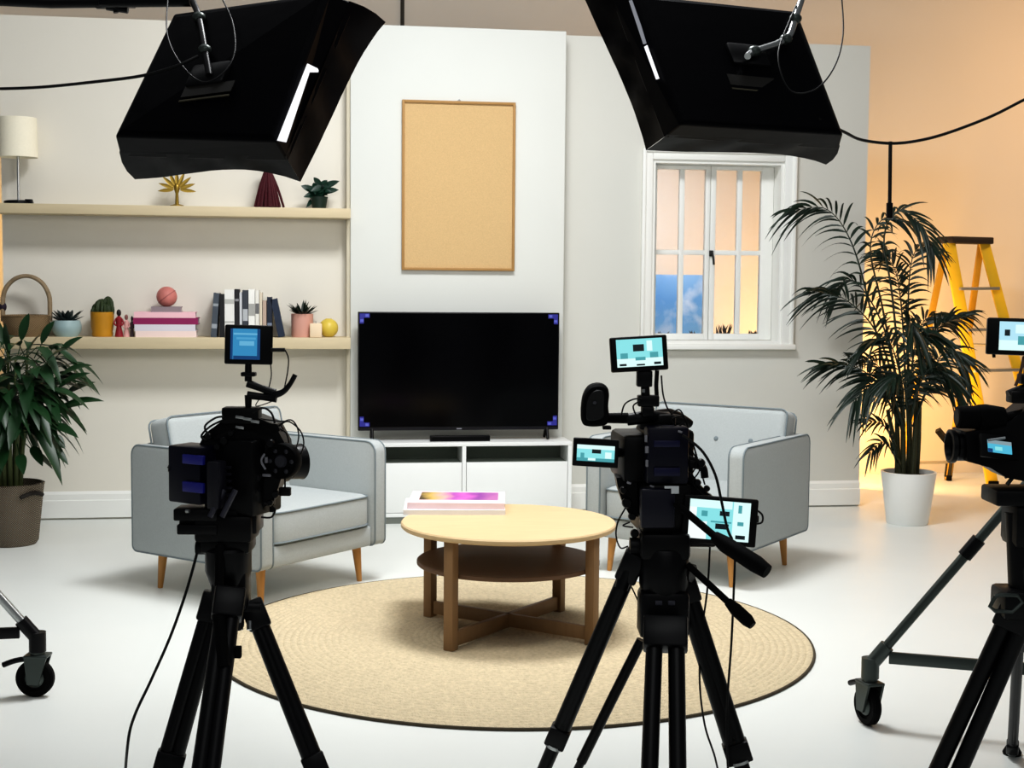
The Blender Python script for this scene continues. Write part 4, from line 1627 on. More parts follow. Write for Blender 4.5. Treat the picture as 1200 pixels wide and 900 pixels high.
mb.build('cable_run', CABLE, o)
mb = MB()
mb.tube([dep(1042.5, 238, 4.8), dep(1042.3, 256, 4.8)], .011, 10)
mb.build('plug', BLACKP, o)

# ------------------------------------------------------------------ field monitors
CY_A, CY_B, CY_W = emis('screen_cyan', '#8FE0E4', .95), emis('screen_pale', '#D6F4F2', 1.0), emis('screen_white', '#EDF8F8', 1.0)
SC_D, SC_M, SC_B, SC_BD = emis('screen_dark', '#1D2A30', .6), emis('screen_mid', '#58AEB6', .8), emis('screen_blue', '#3E93C4', .85), emis('screen_deep', '#1D4F86', .7)


def panel(parent, name, c, w, h, R, base, blobs, extra=0.0):
    """flat lit screen with its picture in thin layers; local x right, z up, facing -y"""
    mb = MB()
    mats_ = [base]
    q = [V((-w / 2, 0, -h / 2)), V((w / 2, 0, -h / 2)), V((w / 2, 0, h / 2)), V((-w / 2, 0, h / 2))]
    mb.poly([c + R @ p_ for p_ in q])
    for k, (u0_, v0_, u1_, v1_, M) in enumerate(blobs):
        if M not in mats_:
            mats_.append(M)
        mb.cur = mats_.index(M)
        off = -0.0003 - 0.00008 * k
        q = [V((-w / 2 + u0_ * w, off, -h / 2 + v0_ * h)), V((-w / 2 + u1_ * w, off, -h / 2 + v0_ * h)), V((-w / 2 + u1_ * w, off, -h / 2 + v1_ * h)), V((-w / 2 + u0_ * w, off, -h / 2 + v1_ * h))]
        mb.poly([c + R @ p_ for p_ in q])
    return mb.build(name, mats_, parent, smooth=0)


def monitor(label, rig, cx, cy, w, h, dd, R, inset, base, blobs, thick=.024, hood=None):
    c = rig.p(cx, cy, dd)
    s = (rig.D + dd) / F
    o = thing('field_monitor', label, 'monitor', c)
    mb = MB()
    mb.box(c, (w * s, thick, h * s), R, .005, 3)
    mb.build('monitor_housing', BLACKP, o)
    l_, r_i, b_i, t_i = inset
    ww, hh = w * s * (1 - l_ - r_i), h * s * (1 - b_i - t_i)
    off = V(((l_ - r_i) / 2 * w * s, -thick / 2 - .0006, (b_i - t_i) / 2 * h * s))
    panel(o, 'screen', c + R @ off, ww, hh, R, base, blobs)
    return o, c, s


SCENE_PIC = [(.0, .0, 1, .30, CY_B), (.36, .55, .60, .80, SC_D), (.08, .30, .24, .50, SC_M), (.72, .30, .9, .5, SC_M), (.40, .22, .62, .34, SC_M), (.66, .55, .78, .92, CY_B), (.05, .04, .2, .12, SC_D), (.8, .05, .95, .14, SC_D), (.42, .03, .6, .09, SC_D)]

# ------------------------------------------------------------------ tripods


def tripod(label, rig, top, legs, bowl, lock=.76):
    """legs: list of (top px,py,dd, foot px,py on floor, tube radius px, gap px)"""
    base = rig.p(*top)
    o = thing('tripod', label, 'tripod', (base.x, base.y, 0), 0, 'camera tripods')
    for (tx, ty, td, fx, fy, rp, gap) in legs:
        a = rig.p(tx, ty, td)
        f_ = fl(fx, fy)
        s = rig.s
        axv = (f_ - a).normalized()
        side = axv.cross(EYE - a).normalized()
        L = (f_ - a).length
        mb = MB()
        g = gap * s / 2
        u1 = a.lerp(f_, lock)
        for sg in (-1, 1):
            mb.cyl(a + side * sg * g * .75, u1 + side * sg * g, rp * s, None, 14)
        mb.box(u1, (2 * g + 2.4 * rp * s, 2.6 * rp * s, .06), Matrix((side, axv.cross(side), axv)).transposed(), .005)
        mb.box(a.lerp(f_, .03), (2 * g * .8 + 2.6 * rp * s, 3 * rp * s, .09), Matrix((side, axv.cross(side), axv)).transposed(), .008)
        lg = mb.build('leg', BLACKM, o)
        mb = MB()
        mb.cyl(a.lerp(f_, lock - .06), a.lerp(f_, .985), max(rp * s * 1.05, .5 * g), max(rp * s * .95, .45 * g), 14)
        mb.build('lower_tube', BLACKP, lg)
        mb = MB()
        mb.cyl(a.lerp(f_, lock + .032), a.lerp(f_, lock + .044), (rp * 1.25 + gap * .4) * s, None, 16)
        mb.build('lock_ring', CHROME, lg)
        mb = MB()
        mb.lathe([(.001, 0), (.028, 0), (.03, .008), (.018, .03), (.001, .032)], f_, 16)
        mb.build('rubber_foot', BLACKR, lg)
    mb = MB()
    bx, by0, by1, br_ = bowl
    c0, c1 = rig.p(bx, by0), rig.p(bx, by1)
    h_ = c0.z - c1.z
    rr = br_ * rig.s
    mb.lathe([(.001, 0), (rr * .55, 0), (rr * .8, h_ * .3), (rr, h_ * .55), (rr, h_ * .95), (rr * .9, h_), (.001, h_)], V((c1.x, c1.y, c1.z)), 28)
    mb.build('bowl', BLACKM, o)
    return o


# ======== first camera (left)
RL = Rig(4.2)
tp = tripod('black tripod carrying the camera with the square battery pack', RL, (266, 690),
            [(252, 705, .0, 190, 924, 8.5, 13), (269, 700, -.10, 230, 985, 9.5, 13), (297, 714, .02, 381, 926, 8, 8)], (268, 640, 702, 27), .86)
mb = MB()
RL.box(mb, 250, 665, 292, 712, .09, 0, bev=.012)
RL.box(mb, 262, 700, 285, 738, .05, -.03, bev=.008)
RL.tube(mb, [(276, 712, 0), (306, 712, .01)], 9, 10)
mb.build('spider', BLACKM, tp)
mb = MB()
RL.box(mb, 233, 600, 300, 632, .14, 0, bev=.012)
RL.box(mb, 238, 625, 297, 646, .11, 0, bev=.014)
RL.tube(mb, [(230, 642, -.02), (246, 642, -.02)], 8, 12)
mb.build('fluid_head', BLACKP, tp)
mb = MB()
RL.tube(mb, [(258, 640, -.06), (256, 700, -.12), (261, 770, -.20)], [6, 5, 5], 10)
RL.tube(mb, [(257, 720, -.14), (262, 782, -.215)], [8.5, 7.5], 12)
RL.box(mb, 270, 757, 283, 771, .02, -.17, bev=.003)
mb.build('pan_handle', BLACKR, tp)
mb = MB()
for x in (282, 292):
    RL.tube(mb, [(x, 728, -.02), (x, 738, -.03)], 3, 8)
mb.build('release_knob', CHROME, tp)

yawL = rad(-52)
ML = rotm(yawL)
o = thing('video_camera', 'black cinema camera with a square battery pack at its rear, pointing past the coffee table', 'camera', RL.p(268, 605), 0, 'video cameras on the tripods')
camL = o
mb = MB()
RL.box(mb, 252, 512, 318, 600, .17, .03, yawL * .4, bev=.01)
RL.outline(mb, [(233, 522), (240, 508), (262, 492), (300, 489), (322, 498), (334, 520), (336, 540), (330, 560), (320, 588), (300, 600), (245, 600), (236, 560)], .12, -.02)
body = mb.build('body', BLACKP, o)
mb = MB()
RL.box(mb, 204, 521, 254, 588, .10, -.02, rad(-30), bev=.008)
bat = mb.build('battery_pack', NAVYB, o)
for y0, y1 in ((533, 544), (565, 577)):
    mb = MB()
    RL.box(mb, 211, y0, 243, y1, .012, -.088, rad(-30), bev=.002)
    mb.build('battery_stripe', BLUEB, bat)
mb = MB()
RL.tube(mb, [(210, 549, -.02), (197, 549, -.03)], [4, 4], 8)
RL.tube(mb, [(197, 549, -.03), (206, 541, -.02)], [2, 2], 8)
mb.build('release_lever', BLACKP, bat)
mb = MB()
RL.box(mb, 246, 540, 262, 596, .05, -.10, rad(-20), bev=.006)
RL.box(mb, 248, 520, 300, 538, .02, -.035, rad(-20), bev=.004)
RL.box(mb, 268, 540, 300, 585, .016, -.034, rad(-20), bev=.004)
mb.build('side_panel', mat('side_panel_dark', '#15141F', .4), o)
for (x, y, w, h) in ((276, 536, 4, 5), (281, 541, 5, 4), (277, 549, 4, 4), (280, 556, 6, 4), (285, 520, 12, 3), (312, 539, 3, 7), (312, 557, 11, 3)):
    mb = MB()
    RL.box(mb, x - w / 2, y - h / 2, x + w / 2, y + h / 2, .008, -.05 if x < 300 else -.03, rad(-20), bev=.001)
    mb.build('control_button', mat('button_grey', '#8B8B92', .4), o)
# top handle
mb = MB()
RL.box(mb, 262, 477, 305, 496, .06, 0, bev=.004)
RL.outline(mb, [(236, 512), (262, 492), (300, 494), (325, 497), (328, 505), (312, 512), (296, 506), (268, 504), (248, 514)], .04, -.02)
RL.tube(mb, [(296, 500, .0), (322, 499, .03), (328, 505, .04)], 6, 10, 3)
mb.build('top_handle', BLACKP, o)
for (x, y) in ((281, 489), (290, 491), (281, 501), (299, 494)):
    mb = MB()
    RL.box(mb, x - 5, y - 1.6, x + 5, y + 1.6, .006, -.034, roll=.15, bev=.001)
    mb.build('rail_screw', CHROME, o)
# lens, matte ring and follow focus
la = (ML @ V((0, 1, 0)))
mb = MB()
l0 = RL.p(300, 545, .06)
mb.lathe([(.001, 0), (.05, 0), (.055, .02), (.05, .05), (.058, .06), (.058, .10), (.05, .11), (.001, .11)], l0, 28, la)
mb.lathe([(.04, .10), (.052, .112), (.054, .15), (.056, .155), (.046, .155), (.042, .12)], l0, 28, la, cap=False)
mb.build('lens_barrel', BLACKM, o)
mb = MB()
fc = RL.p(331, 540, -.02)
fa = rotm(rad(-14)) @ V((0, 1, 0))
mb.lathe([(.001, -.012), (.05, -.014), (.054, -.008), (.054, .02), (.05, .026), (.001, .024)], fc, 32, fa)
foc = mb.build('follow_focus_wheel', BLACKR, o)
mb = MB()
for k in range(6):
    a = 2 * PI * k / 6
    X_ = rotm(rad(-14))
    cc = fc + X_ @ V((.034 * math.cos(a), -.014, .034 * math.sin(a)))
    mb.ell(cc, (.007, .004, .007), X_, 8, 6)
mb.lathe([(.001, -.02), (.016, -.02), (.02, -.013), (.001, -.013)], fc, 18, fa)
mb.build('wheel_hub', mat('wheel_grey', '#2C2C33', .35), foc)
mb = MB()
RL.tube(mb, [(334, 555, -.02), (334, 572, -.02)], 1.2, 6)
RL.box(mb, 327, 571, 341, 581, .02, -.02, bev=.004)
RL.tube(mb, [(318, 582, 0), (319, 600, 0)], 3, 8)
RL.box(mb, 309, 583, 322, 592, .02, -.01, bev=.003)
mb.build('hanging_motor', BLACKP, o)
for k in range(5):
    mb = MB()
    RL.box(mb, 258, 546 + k * 8, 272, 549 + k * 8, .012, -.052, rad(-20), bev=.001)
    mb.build('vent_slat', mat('vent_grey', '#23232C', .4), o)
for (x, y, r_k) in ((262, 517, 5), (254, 524, 4), (300, 560, 5), (298, 575, 4), (316, 520, 5), (322, 580, 4.5), (316, 590, 3.5), (244, 512, 4), (270, 508, 4)):
    mb = MB()
    mb.lathe([(.001, 0), (r_k * RL.s * .8, 0), (r_k * RL.s, .004), (r_k * RL.s, .018), (r_k * RL.s * .85, .022), (.001, .022)], RL.p(x, y, -.06), 18, FH)
    mb.build('knob', BLACKM, o)
for q in (((246, 512), (240, 500), (252, 490), (263, 488)), ((250, 520), (236, 512), (246, 500), (262, 492)), ((296, 484), (308, 478), (318, 484), (322, 496)), ((310, 590), (322, 596), (318, 606), (306, 606))):
    mb = MB()
    RL.tube(mb, [(x, y, -.03) for x, y in q], 1.3, 6, 5)
    mb.build('short_lead', CABLE, o)
mb = MB()
RL.tube(mb, [(310, 532, -.035), (306, 540, -.04), (311, 550, -.035)], 1.4, 6, 4)
mb.build('lens_gear_glint', mat('button_grey', '#8B8B92', .4), o)  # pale grey curve painted in as the silver glint of the lens gear
# rails and base plate
mb = MB()
RL.box(mb, 207, 594, 258, 608, .09, -.03, bev=.005)
RL.box(mb, 211, 612, 258, 624, .09, -.03, bev=.005)
RL.box(mb, 215, 594, 305, 622, .12, .01, bev=.006)
bpl = mb.build('base_plate', BLACKM, o)
mb = MB()
for dx in (0, 14):
    RL.tube(mb, [(246 + dx, 606, -.12), (262 + dx, 574, -.10)], 3.4, 8)
mb.build('plate_rod', mat('rod_grey', '#33333E', .35), bpl)
mb = MB()
RL.tube(mb, [(218, 599, -.082), (222, 599, -.086)], 2.2, 8)
mb.build('plate_lock', CHROME, bpl)
# thin wires round the lens
mb = MB()
for q in (((300, 512), (320, 503), (338, 492), (347, 498), (350, 512), (346, 530)), ((306, 514), (326, 500), (338, 494), (352, 505), (356, 520), (352, 534)), ((322, 500), (334, 506), (338, 516), (338, 526)), ((300, 490), (322, 493), (340, 494))):
    RL.tube(mb, [(x, y, -.01) for x, y in q], .9, 6, 5)
mb.build('wiring', CABLE, o)

mo, mc, ms = monitor('small square field monitor glowing blue on the camera with the square battery pack', RL, 291.5, 404, 55, 46, .0, rotm(rad(14), rad(-4), rad(1.5)), (.11, .27, .12, .10), SC_B,
                     [(0, 0, .08, 1, SC_DEEP := SC_BD), (.9, 0, 1, 1, SC_BD), (.1, .0, .9, .12, SC_BD), (.3, .45, .8, .6, emis('screen_sky', '#6DB4D8', .9)), (.2, .65, .85, .72, emis('screen_sky2', '#57A5D0', .9)), (.1, .8, .9, .86, emis('screen_sky', '#6DB4D8', .9))], .034)
mb = MB()
RL.tube(mb, [(291, 426), (291, 447)], [4, 4.5], 10)
RL.box(mb, 283, 436, 300, 441, .03, 0, bev=.003)
RL.tube(mb, [(290, 449), (306, 455), (322, 461)], [5, 4.2, 5.5], 10, 3)
RL.tube(mb, [(322, 463), (332, 459), (340, 450), (346, 439)], [4.5, 3.6, 3, 3], 10, 3)
RL.tube(mb, [(324, 466), (308, 465), (290, 463)], [6, 4.2, 5], 10, 3)
RL.tube(mb, [(291, 463), (291, 480)], [4.6, 3.6], 10)
mb.build('articulated_arm', BLACKM, mo)
mb = MB()
RL.tube(mb, [(317, 410), (334, 410)], 2.3, 8)
RL.tube(mb, [(334, 410), (338, 420), (337, 436), (333, 456)], .8, 6, 5)
RL.tube(mb, [(317, 426), (318, 440), (315, 455)], .8, 6, 5)
RL.tube(mb, [(306, 465), (300, 476), (320, 470)], .7, 6, 5)
mb.build('video_lead', CABLE, mo)
cable('long black cable dropping from the shelf side tripod to the floor', [RL.p(231, 648, -.03), RL.p(218, 694, -.05), RL.p(200, 745, -.08), RL.p(178, 795, -.1), RL.p(158, 838, -.15), RL.p(150, 870, -.2), fl(148, 925) + V((0, 0, .006)), fl(165, 960) + V((0, 0, .006))], .0042, 'floor_cable')

# ======== second camera (centre)
RCN = Rig(4.0)
tp = tripod('black tripod with two pan handles carrying the camera in front of the table', RCN, (775, 690),
            [(743, 655, .0, 627, 926, 8.5, 5), (780, 735, -.12, 776, 1035, 9.5, 32), (800, 680, .03, 884, 944, 9, 9)], (777, 640, 735, 29))
mb = MB()
RCN.box(mb, 748, 690, 806, 745, .10, -.02, bev=.014)
RCN.tube(mb, [(745, 655), (735, 668), (728, 690)], [11, 10, 8], 10)
RCN.tube(mb, [(798, 668, 0), (812, 672, -.02)], 11, 12)
mb.build('spider', BLACKM, tp)
mb = MB()
RCN.box(mb, 748, 620, 806, 652, .15, 0, bev=.014)
RCN.tube(mb, [(738, 640, -.02), (750, 640, -.02)], 10, 14)
RCN.tube(mb, [(804, 630, -.02), (816, 632, -.02)], 9, 14)
mb.build('fluid_head', BLACKP, tp)
mb = MB()
RCN.tube(mb, [(792, 590, -.1), (812, 607, -.14), (842, 632, -.2)], 4.2, 10)
RCN.tube(mb, [(838, 629, -.19), (850, 638, -.22), (886, 661, -.28), (899, 670, -.3)], [6.5, 9.5, 10, 8], 14)
mb.build('pan_handle', BLACKR, tp)
mb = MB()
RCN.tube(mb, [(806, 662, -.05), (830, 684, -.09), (856, 708, -.14)], 4, 10)
RCN.tube(mb, [(853, 705, -.135), (862, 714, -.15), (876, 727, -.18), (882, 733, -.19)], [5, 7.5, 7.5, 5], 12)
mb.build('pan_handle', BLACKR, tp)
mb = MB()
RCN.tube(mb, [(752, 750, 0), (716, 822, .03), (681, 893, .06)], 6.2, 10)
RCN.tube(mb, [(681, 893, .06), (667, 921, .09)], 5, 10)
mb.build('brace_strut', BLACKM, tp)
mb = MB()
for x in (772, 787):
    RCN.box(mb, x - 4, 704, x + 4, 709, .008, -.075, bev=.001)
mb.build('level_window', mat('level_grey', '#44444E', .3), tp)

o = thing('video_camera', 'black shoulder video camera with a navy battery, standing in front of the coffee table', 'camera', RCN.p(775, 618), 0, 'video cameras on the tripods')
mb = MB()
RCN.box(mb, 722, 506, 762, 560, .22, .10, rad(6), bev=.014)
RCN.box(mb, 746, 560, 800, 622, .26, .08, rad(4), bev=.012)
RCN.box(mb, 750, 500, 806, 575, .2, .12, rad(4), bev=.012)
RCN.outline(mb, [(722, 560), (746, 558), (748, 606), (738, 604), (730, 590), (725, 575)], .09, .02)
mb.build('body', BLACKP, o)
mb = MB()
RCN.box(mb, 756, 499, 805, 566, .07, -.03, rad(4), bev=.008)
bat = mb.build('battery_pack', NAVYB, o)
for y0, y1 in ((516, 524), (548, 558)):
    mb = MB()
    RCN.box(mb, 766, y0, 797, y1, .008, -.066, rad(4), bev=.002)
    mb.build('battery_stripe', mat('battery_blue_dim', '#12133C', .35), bat)
mb = MB()
RCN.box(mb, 750, 572, 790, 618, .04, -.07, rad(4), bev=.006)
mb.build('rear_panel', mat('rear_panel_navy', '#0E0E20', .4), o)
for (x, y, w, h) in ((757, 514, 3, 8), (758, 527, 4, 8), (758, 543, 3, 8), (791, 574, 9, 9), (783, 571, 9, 3)):
    mb = MB()
    RCN.box(mb, x - w / 2, y - h / 2, x + w / 2, y + h / 2, .006, -.068 if x < 780 else -.09, rad(4), bev=.001)
    mb.build('control_button', mat('button_grey' if x < 780 else 'tag_white', '#8B8B92' if x < 780 else '#D9DEE0', .4), o)
mb = MB()
RCN.tube(mb, [(735, 492, .02), (764, 489, .02), (800, 494, .1)], [7, 8, 7], 12, 3)
RCN.tube(mb, [(750, 492, .08), (784, 484, .2), (808, 497, .26)], 6, 10, 3)
RCN.box(mb, 748, 484, 790, 502, .1, .06, bev=.008)
mb.build('top_handle', BLACKP, o)
mb = MB()
RCN.tube(mb, [(712, 490, .02), (736, 490, .02)], [6, 6.5], 14)
RCN.outline(mb, [(683, 468), (690, 454), (701, 450), (711, 453), (714, 462), (713, 476), (714, 492), (708, 499), (690, 500), (682, 494)], .07, -.05, 4, .008)
vf = mb.build('viewfinder', BLACKR, o)
mb = MB()
RCN.outline(mb, [(688, 470), (694, 460), (702, 457), (708, 461), (708, 478), (707, 490), (690, 493), (687, 486)], .012, -.058, 4, .003)
mb.build('eyecup', mat('eyecup_rubber', '#050506', .6), vf)
mb = MB()
mb.ell(RCN.p(697, 472, -.062), (.006, .003, .005), rotm(), 10, 6)
mb.build('eyepiece_lens', mat('eyepiece_grey', '#3C3C44', .2), vf)
mb = MB()
RCN.box(mb, 706, 499, 716, 503, .03, -.01, bev=.002)
mb.build('eyecup_screw', BLACKP, vf)
mb = MB()
Rl = rotm(rad(-8), 0, rad(2))
c = RCN.p(698, 530.5, -.02)
mb.box(c, (53 * RCN.s, .016, 33 * RCN.s), Rl, .003)
lcd = mb.build('flip_out_display', BLACKP, o)
panel(lcd, 'display_picture', c + Rl @ V((.001, -.0088, -.001)), 44 * RCN.s, 19 * RCN.s, Rl, CY_A, [(0, .75, 1, 1, CY_B), (.0, .0, 1, .2, SC_M), (.4, .5, .64, .75, SC_D), (.1, .2, .2, .5, SC_M), (.75, .22, .92, .6, CY_B), (.3, .05, .5, .2, CY_B)])
mb = MB()
RCN.tube(mb, [(722, 530, 0), (730, 530, .02)], 6, 10)
mb.build('display_hinge', BLACKP, o)
mb = MB()
l0 = RCN.p(742, 535, .22)
mb.lathe([(.001, 0), (.045, 0), (.05, .03), (.05, .12), (.058, .14), (.058, .19), (.001, .19)], l0, 24, FH)
mb.build('lens_barrel', BLACKM, o)
mb = MB()
RCN.tube(mb, [(800, 535, 0), (822, 545, .0), (826, 560, .0)], 4.5, 8, 3)
RCN.tube(mb, [(806, 560, 0), (826, 580, .02)], 5, 8)
RCN.box(mb, 806, 540, 824, 549, .03, 0, roll=.2, bev=.004)
RCN.outline(mb, [(800, 548), (812, 556), (826, 576), (836, 582), (812, 586), (796, 580)], .05, 0)
mb.build('monitor_bracket', BLACKM, o)
for q in (((728, 487), (732, 474), (742, 468), (752, 467)), ((775, 440), (777, 462), (782, 478), (788, 486)), ((786, 486), (796, 480), (802, 492), (794, 500), (786, 492)), ((788, 490), (800, 488), (806, 502), (800, 508)), ((800, 500), (812, 520), (816, 545), (806, 560)), ((733, 595), (724, 612), (722, 628), (727, 642), (736, 640)), ((808, 505), (818, 540), (826, 568)), ((738, 612), (730, 616), (742, 618)), ((806, 520), (820, 548), (812, 566), (828, 584)), ((750, 470), (742, 476), (746, 488))):
    mb = MB()
    RCN.tube(mb, [(x, y, -.03) for x, y in q], 1.0, 6, 5)
    mb.build('wiring', CABLE, o)
mb = MB()
RCN.tube(mb, [(x, y, -.1) for x, y in ((800, 510), (806, 514), (824, 530), (838, 556), (845, 585), (852, 618), (858, 632))], 1.6, 8, 6)
mb.build('power_lead', CABLE, o)
for (x, y, r_k) in ((822, 543, 5), (818, 566, 4), (829, 573, 3.5), (735, 590, 6), (731, 575, 4.5), (741, 606, 4.5), (812, 588, 3.5), (744, 626, 5), (806, 632, 4.5)):
    mb = MB()
    mb.lathe([(.001, 0), (r_k * RCN.s * .8, 0), (r_k * RCN.s, .004), (r_k * RCN.s, .018), (r_k * RCN.s * .85, .022), (.001, .022)], RCN.p(x, y, -.03), 18, FH)
    mb.build('knob', BLACKM, o)
for (x, y) in ((737, 566), (752, 606), (797, 506), (764, 570)):
    mb = MB()
    RCN.box(mb, x - 2.5, y - 1.2, x + 2.5, y + 1.2, .006, -.072, roll=.3, bev=.001)
    mb.build('port_cover', mat('button_grey', '#8B8B92', .4), o)

mo, mc, ms = monitor('field monitor with a bright cyan picture on top of the camera by the table', RCN, 748.5, 414.5, 67, 41, -.02, rotm(rad(4), rad(-6), rad(-3.5)), (.10, .09, .13, .08), CY_A, SCENE_PIC)
mb = MB()
RCN.box(mb, 746, 434, 764, 453, .035, 0, bev=.004)
RCN.tube(mb, [(756, 450), (757, 486)], [5, 6], 10)
RCN.box(mb, 747, 463, 772, 476, .04, 0, bev=.004)
RCN.tube(mb, [(770, 434, .01), (769, 452, .01), (770, 470, .01)], 2.6, 8)
RCN.box(mb, 752, 476, 766, 488, .04, 0, bev=.004)
mb.build('monitor_post', BLACKM, mo)
mb = MB()
RCN.tube(mb, [(754, 456, -.022), (754, 460, -.022)], 2, 8)
mb.build('post_screw', CHROME, mo)
Rp = rotm(rad(-5), rad(-4), rad(3.5))
mo, mc, ms = monitor('phone sized monitor showing a white and cyan menu beside the pan handle', RCN, 843, 610, 87, 56, -.05, Rp, (.09, .10, .10, .08), CY_A,
                     [(0, 0, .12, 1, CY_W), (.72, .0, 1, 1, CY_B), (.12, .0, .3, .45, CY_W), (.0, .8, .7, 1, CY_B), (.5, .62, .66, .74, SC_D), (.2, .58, .3, .72, SC_M), (.44, .28, .66, .42, SC_D), (.36, .44, .70, .48, SC_M), (.80, .72, .86, .92, SC_M), (.8, .4, .9, .5, SC_M), (.78, .06, .94, .16, SC_D)])
mb = MB()
RCN.tube(mb, [(884, 596, -.05), (893, 603, -.05), (893, 612, -.05), (885, 614, -.05)], 1.2, 8, 4)
RCN.box(mb, 880, 604, 889, 612, .012, -.05, bev=.002)
mb.build('plug_lead', CABLE, mo)
mb = MB()
RCN.tube(mb, [(805, 612, .0), (822, 612, -.03)], 6, 10)
RCN.box(mb, 800, 626, 838, 640, .04, -.02, bev=.006)
mb.build('mount_arm', BLACKM, mo)
cable('black cable hanging from the phone sized monitor behind the pan handle', [RCN.p(862, 636, -.02), RCN.p(860, 690, 0), RCN.p(857, 755, .0), RCN.p(852, 830, 0), RCN.p(853, 900, 0), fl(858, 925) + V((0, 0, .006))], .0035, 'hanging_cable')
cable('thin black cable hanging beside the leg of the tripod with two pan handles', [RCN.p(832, 640, 0), RCN.p(829, 690, 0), RCN.p(822, 745, .03), RCN.p(820, 800, .03), RCN.p(826, 850, .03), RCN.p(838, 888, .03), fl(846, 930) + V((0, 0, .006))], .003, 'hanging_cable')
cable('thin black lead curling down from the tripod head to the table side', [RCN.p(733, 676, .02), RCN.p(740, 688, .02), RCN.p(748, 705, .02), RCN.p(752, 718, .0)], .0022, 'curled_cable')

# ======== third camera (right edge)
RRT = Rig(3.8)
tp = tripod('black tripod carrying the camcorder beside the dark rolling stand', RRT, (1215, 700),
            [(1196, 712, -.02, 1082, 968, 10, 24), (1194, 745, .08, 1186, 884, 5.5, 3), (1245, 712, -.02, 1350, 968, 10, 24)], (1220, 660, 730, 30), .93)
mb = MB()
RRT.box(mb, 1168, 688, 1250, 722, .12, 0, bev=.012)
RRT.tube(mb, [(1190, 600, 0), (1194, 640, 0), (1200, 690, 0)], [12, 14, 18], 14)
RRT.tube(mb, [(1194, 622), (1188, 632)], 9, 12)
RRT.tube(mb, [(1196, 655), (1190, 662)], 9, 12)
mb.build('spider', BLACKM, tp)
mb = MB()
RRT.tube(mb, [(1166, 699, -.06), (1160, 711, -.06), (1166, 716, -.06), (1186, 717, -.06), (1198, 706, -.06), (1192, 698, -.06), (1172, 697, -.06), (1166, 699, -.06)], 2.4, 8)
mb.build('carry_handle', DKMETAL, tp)
mb = MB()
RRT.box(mb, 1158, 571, 1290, 590, .13, 0, bev=.008)
RRT.box(mb, 1180, 588, 1265, 640, .13, .02, bev=.02)
mb.build('fluid_head', BLACKP, tp)

o = thing('video_camera', 'black camcorder with a cyan side display next to the yellow ladder', 'camera', RRT.p(1200, 572), 0, 'video cameras on the tripods')
mb = MB()
RRT.outline(mb, [(1132, 506), (1160, 503), (1186, 492), (1215, 470), (1290, 470), (1296, 560), (1240, 572), (1180, 560), (1160, 548), (1134, 541)], .12, -.02)
mb.build('body', BLACKP, o)
mb = MB()
lx = -r0
lcp = RRT.p(1140, 523, .03)
mb.lathe([(.001, 0), (.034, 0), (.04, .012), (.04, .045), (.046, .052), (.046, .064), (.038, .066), (.034, .05), (.001, .045)], lcp, 28, lx)
mb.build('lens_barrel', BLACKM, o)
mb = MB()
RRT.tube(mb, [(1122, 489), (1148, 489)], [13, 14], 18)
RRT.tube(mb, [(1146, 490), (1156, 490), (1176, 490)], [16, 16.5, 13], 18)
RRT.tube(mb, [(1176, 490), (1215, 484)], [6, 8], 12)
vf = mb.build('viewfinder', BLACKR, o)
mb = MB()
mb.tube([RRT.p(1120.5, 489), RRT.p(1123, 489)], 10 * RRT.s, 18)
mb.build('eyecup', mat('eyecup_rubber', '#050506', .6), vf)
mb = MB()
Rd = rotm(rad(12), rad(-25), rad(8))
c = RRT.p(1170, 524, -.06)
mb.box(c, (46 * RRT.s, .012, 28 * RRT.s), Rd, .003)
lcd = mb.build('flip_out_display', BLACKP, o)
panel(lcd, 'display_picture', c + Rd @ V((0, -.0068, -.002)), 30 * RRT.s, 15 * RRT.s, Rd, emis('screen_azure', '#59BEDC', .9), [(0, .7, 1, 1, emis('screen_grey', '#9FB6BE', .7)), (.3, .2, .6, .5, CY_A), (0, 0, .2, .3, SC_DEEP)])
mb = MB()
RRT.tube(mb, [(1158, 516, -.075), (1178, 513, -.078)], 1.4, 8)
mb.build('display_trim', mat('trim_grey', '#9EA4A8', .4), o)
mb = MB()
RRT.tube(mb, [(1182, 464, .0), (1210, 455, .0), (1262, 455, .0), (1285, 475, 0)], 7, 12, 3)
RRT.box(mb, 1182, 458, 1200, 472, .05, 0, bev=.005)
mb.build('top_handle', BLACKP, o)
mb = MB()
RRT.tube(mb, [(1180, 560), (1176, 548), (1184, 545), (1188, 556), (1180, 568)], 2.5, 8, 3)
mb.build('strap_ring', DKMETAL, o)
mb = MB()
RRT.tube(mb, [(1200, 418, -.02), (1196, 436, -.03), (1190, 452, -.02)], 2, 8, 4)
mb.build('wiring', mat('brown_lead', '#5B4336', .6), o)

mo, mc, ms = monitor('field monitor with a pale blue picture above the camcorder by the yellow ladder', RRT, 1198, 395, 80, 43, -.02, rotm(rad(-14), rad(-5), rad(1)), (.17, .08, .12, .10), emis('screen_pale_blue', '#B4E2F2', .95),
                     [(0, 0, 1, .35, CY_B), (.1, .5, .2, .72, SC_D), (.35, .2, .6, .5, SC_M), (.3, .6, .9, .9, CY_B)], .034)
mb = MB()
RRT.tube(mb, [(1205, 416), (1205, 458)], [5, 6], 10)
RRT.box(mb, 1194, 438, 1216, 450, .04, 0, bev=.004)
mb.build('monitor_post', BLACKM, mo)
mb = MB()
RRT.tube(mb, [(1162, 388, 0), (1163, 404, 0), (1165, 419, 0)], 2, 8)
mb.build('side_strap', BLACKR, mo)

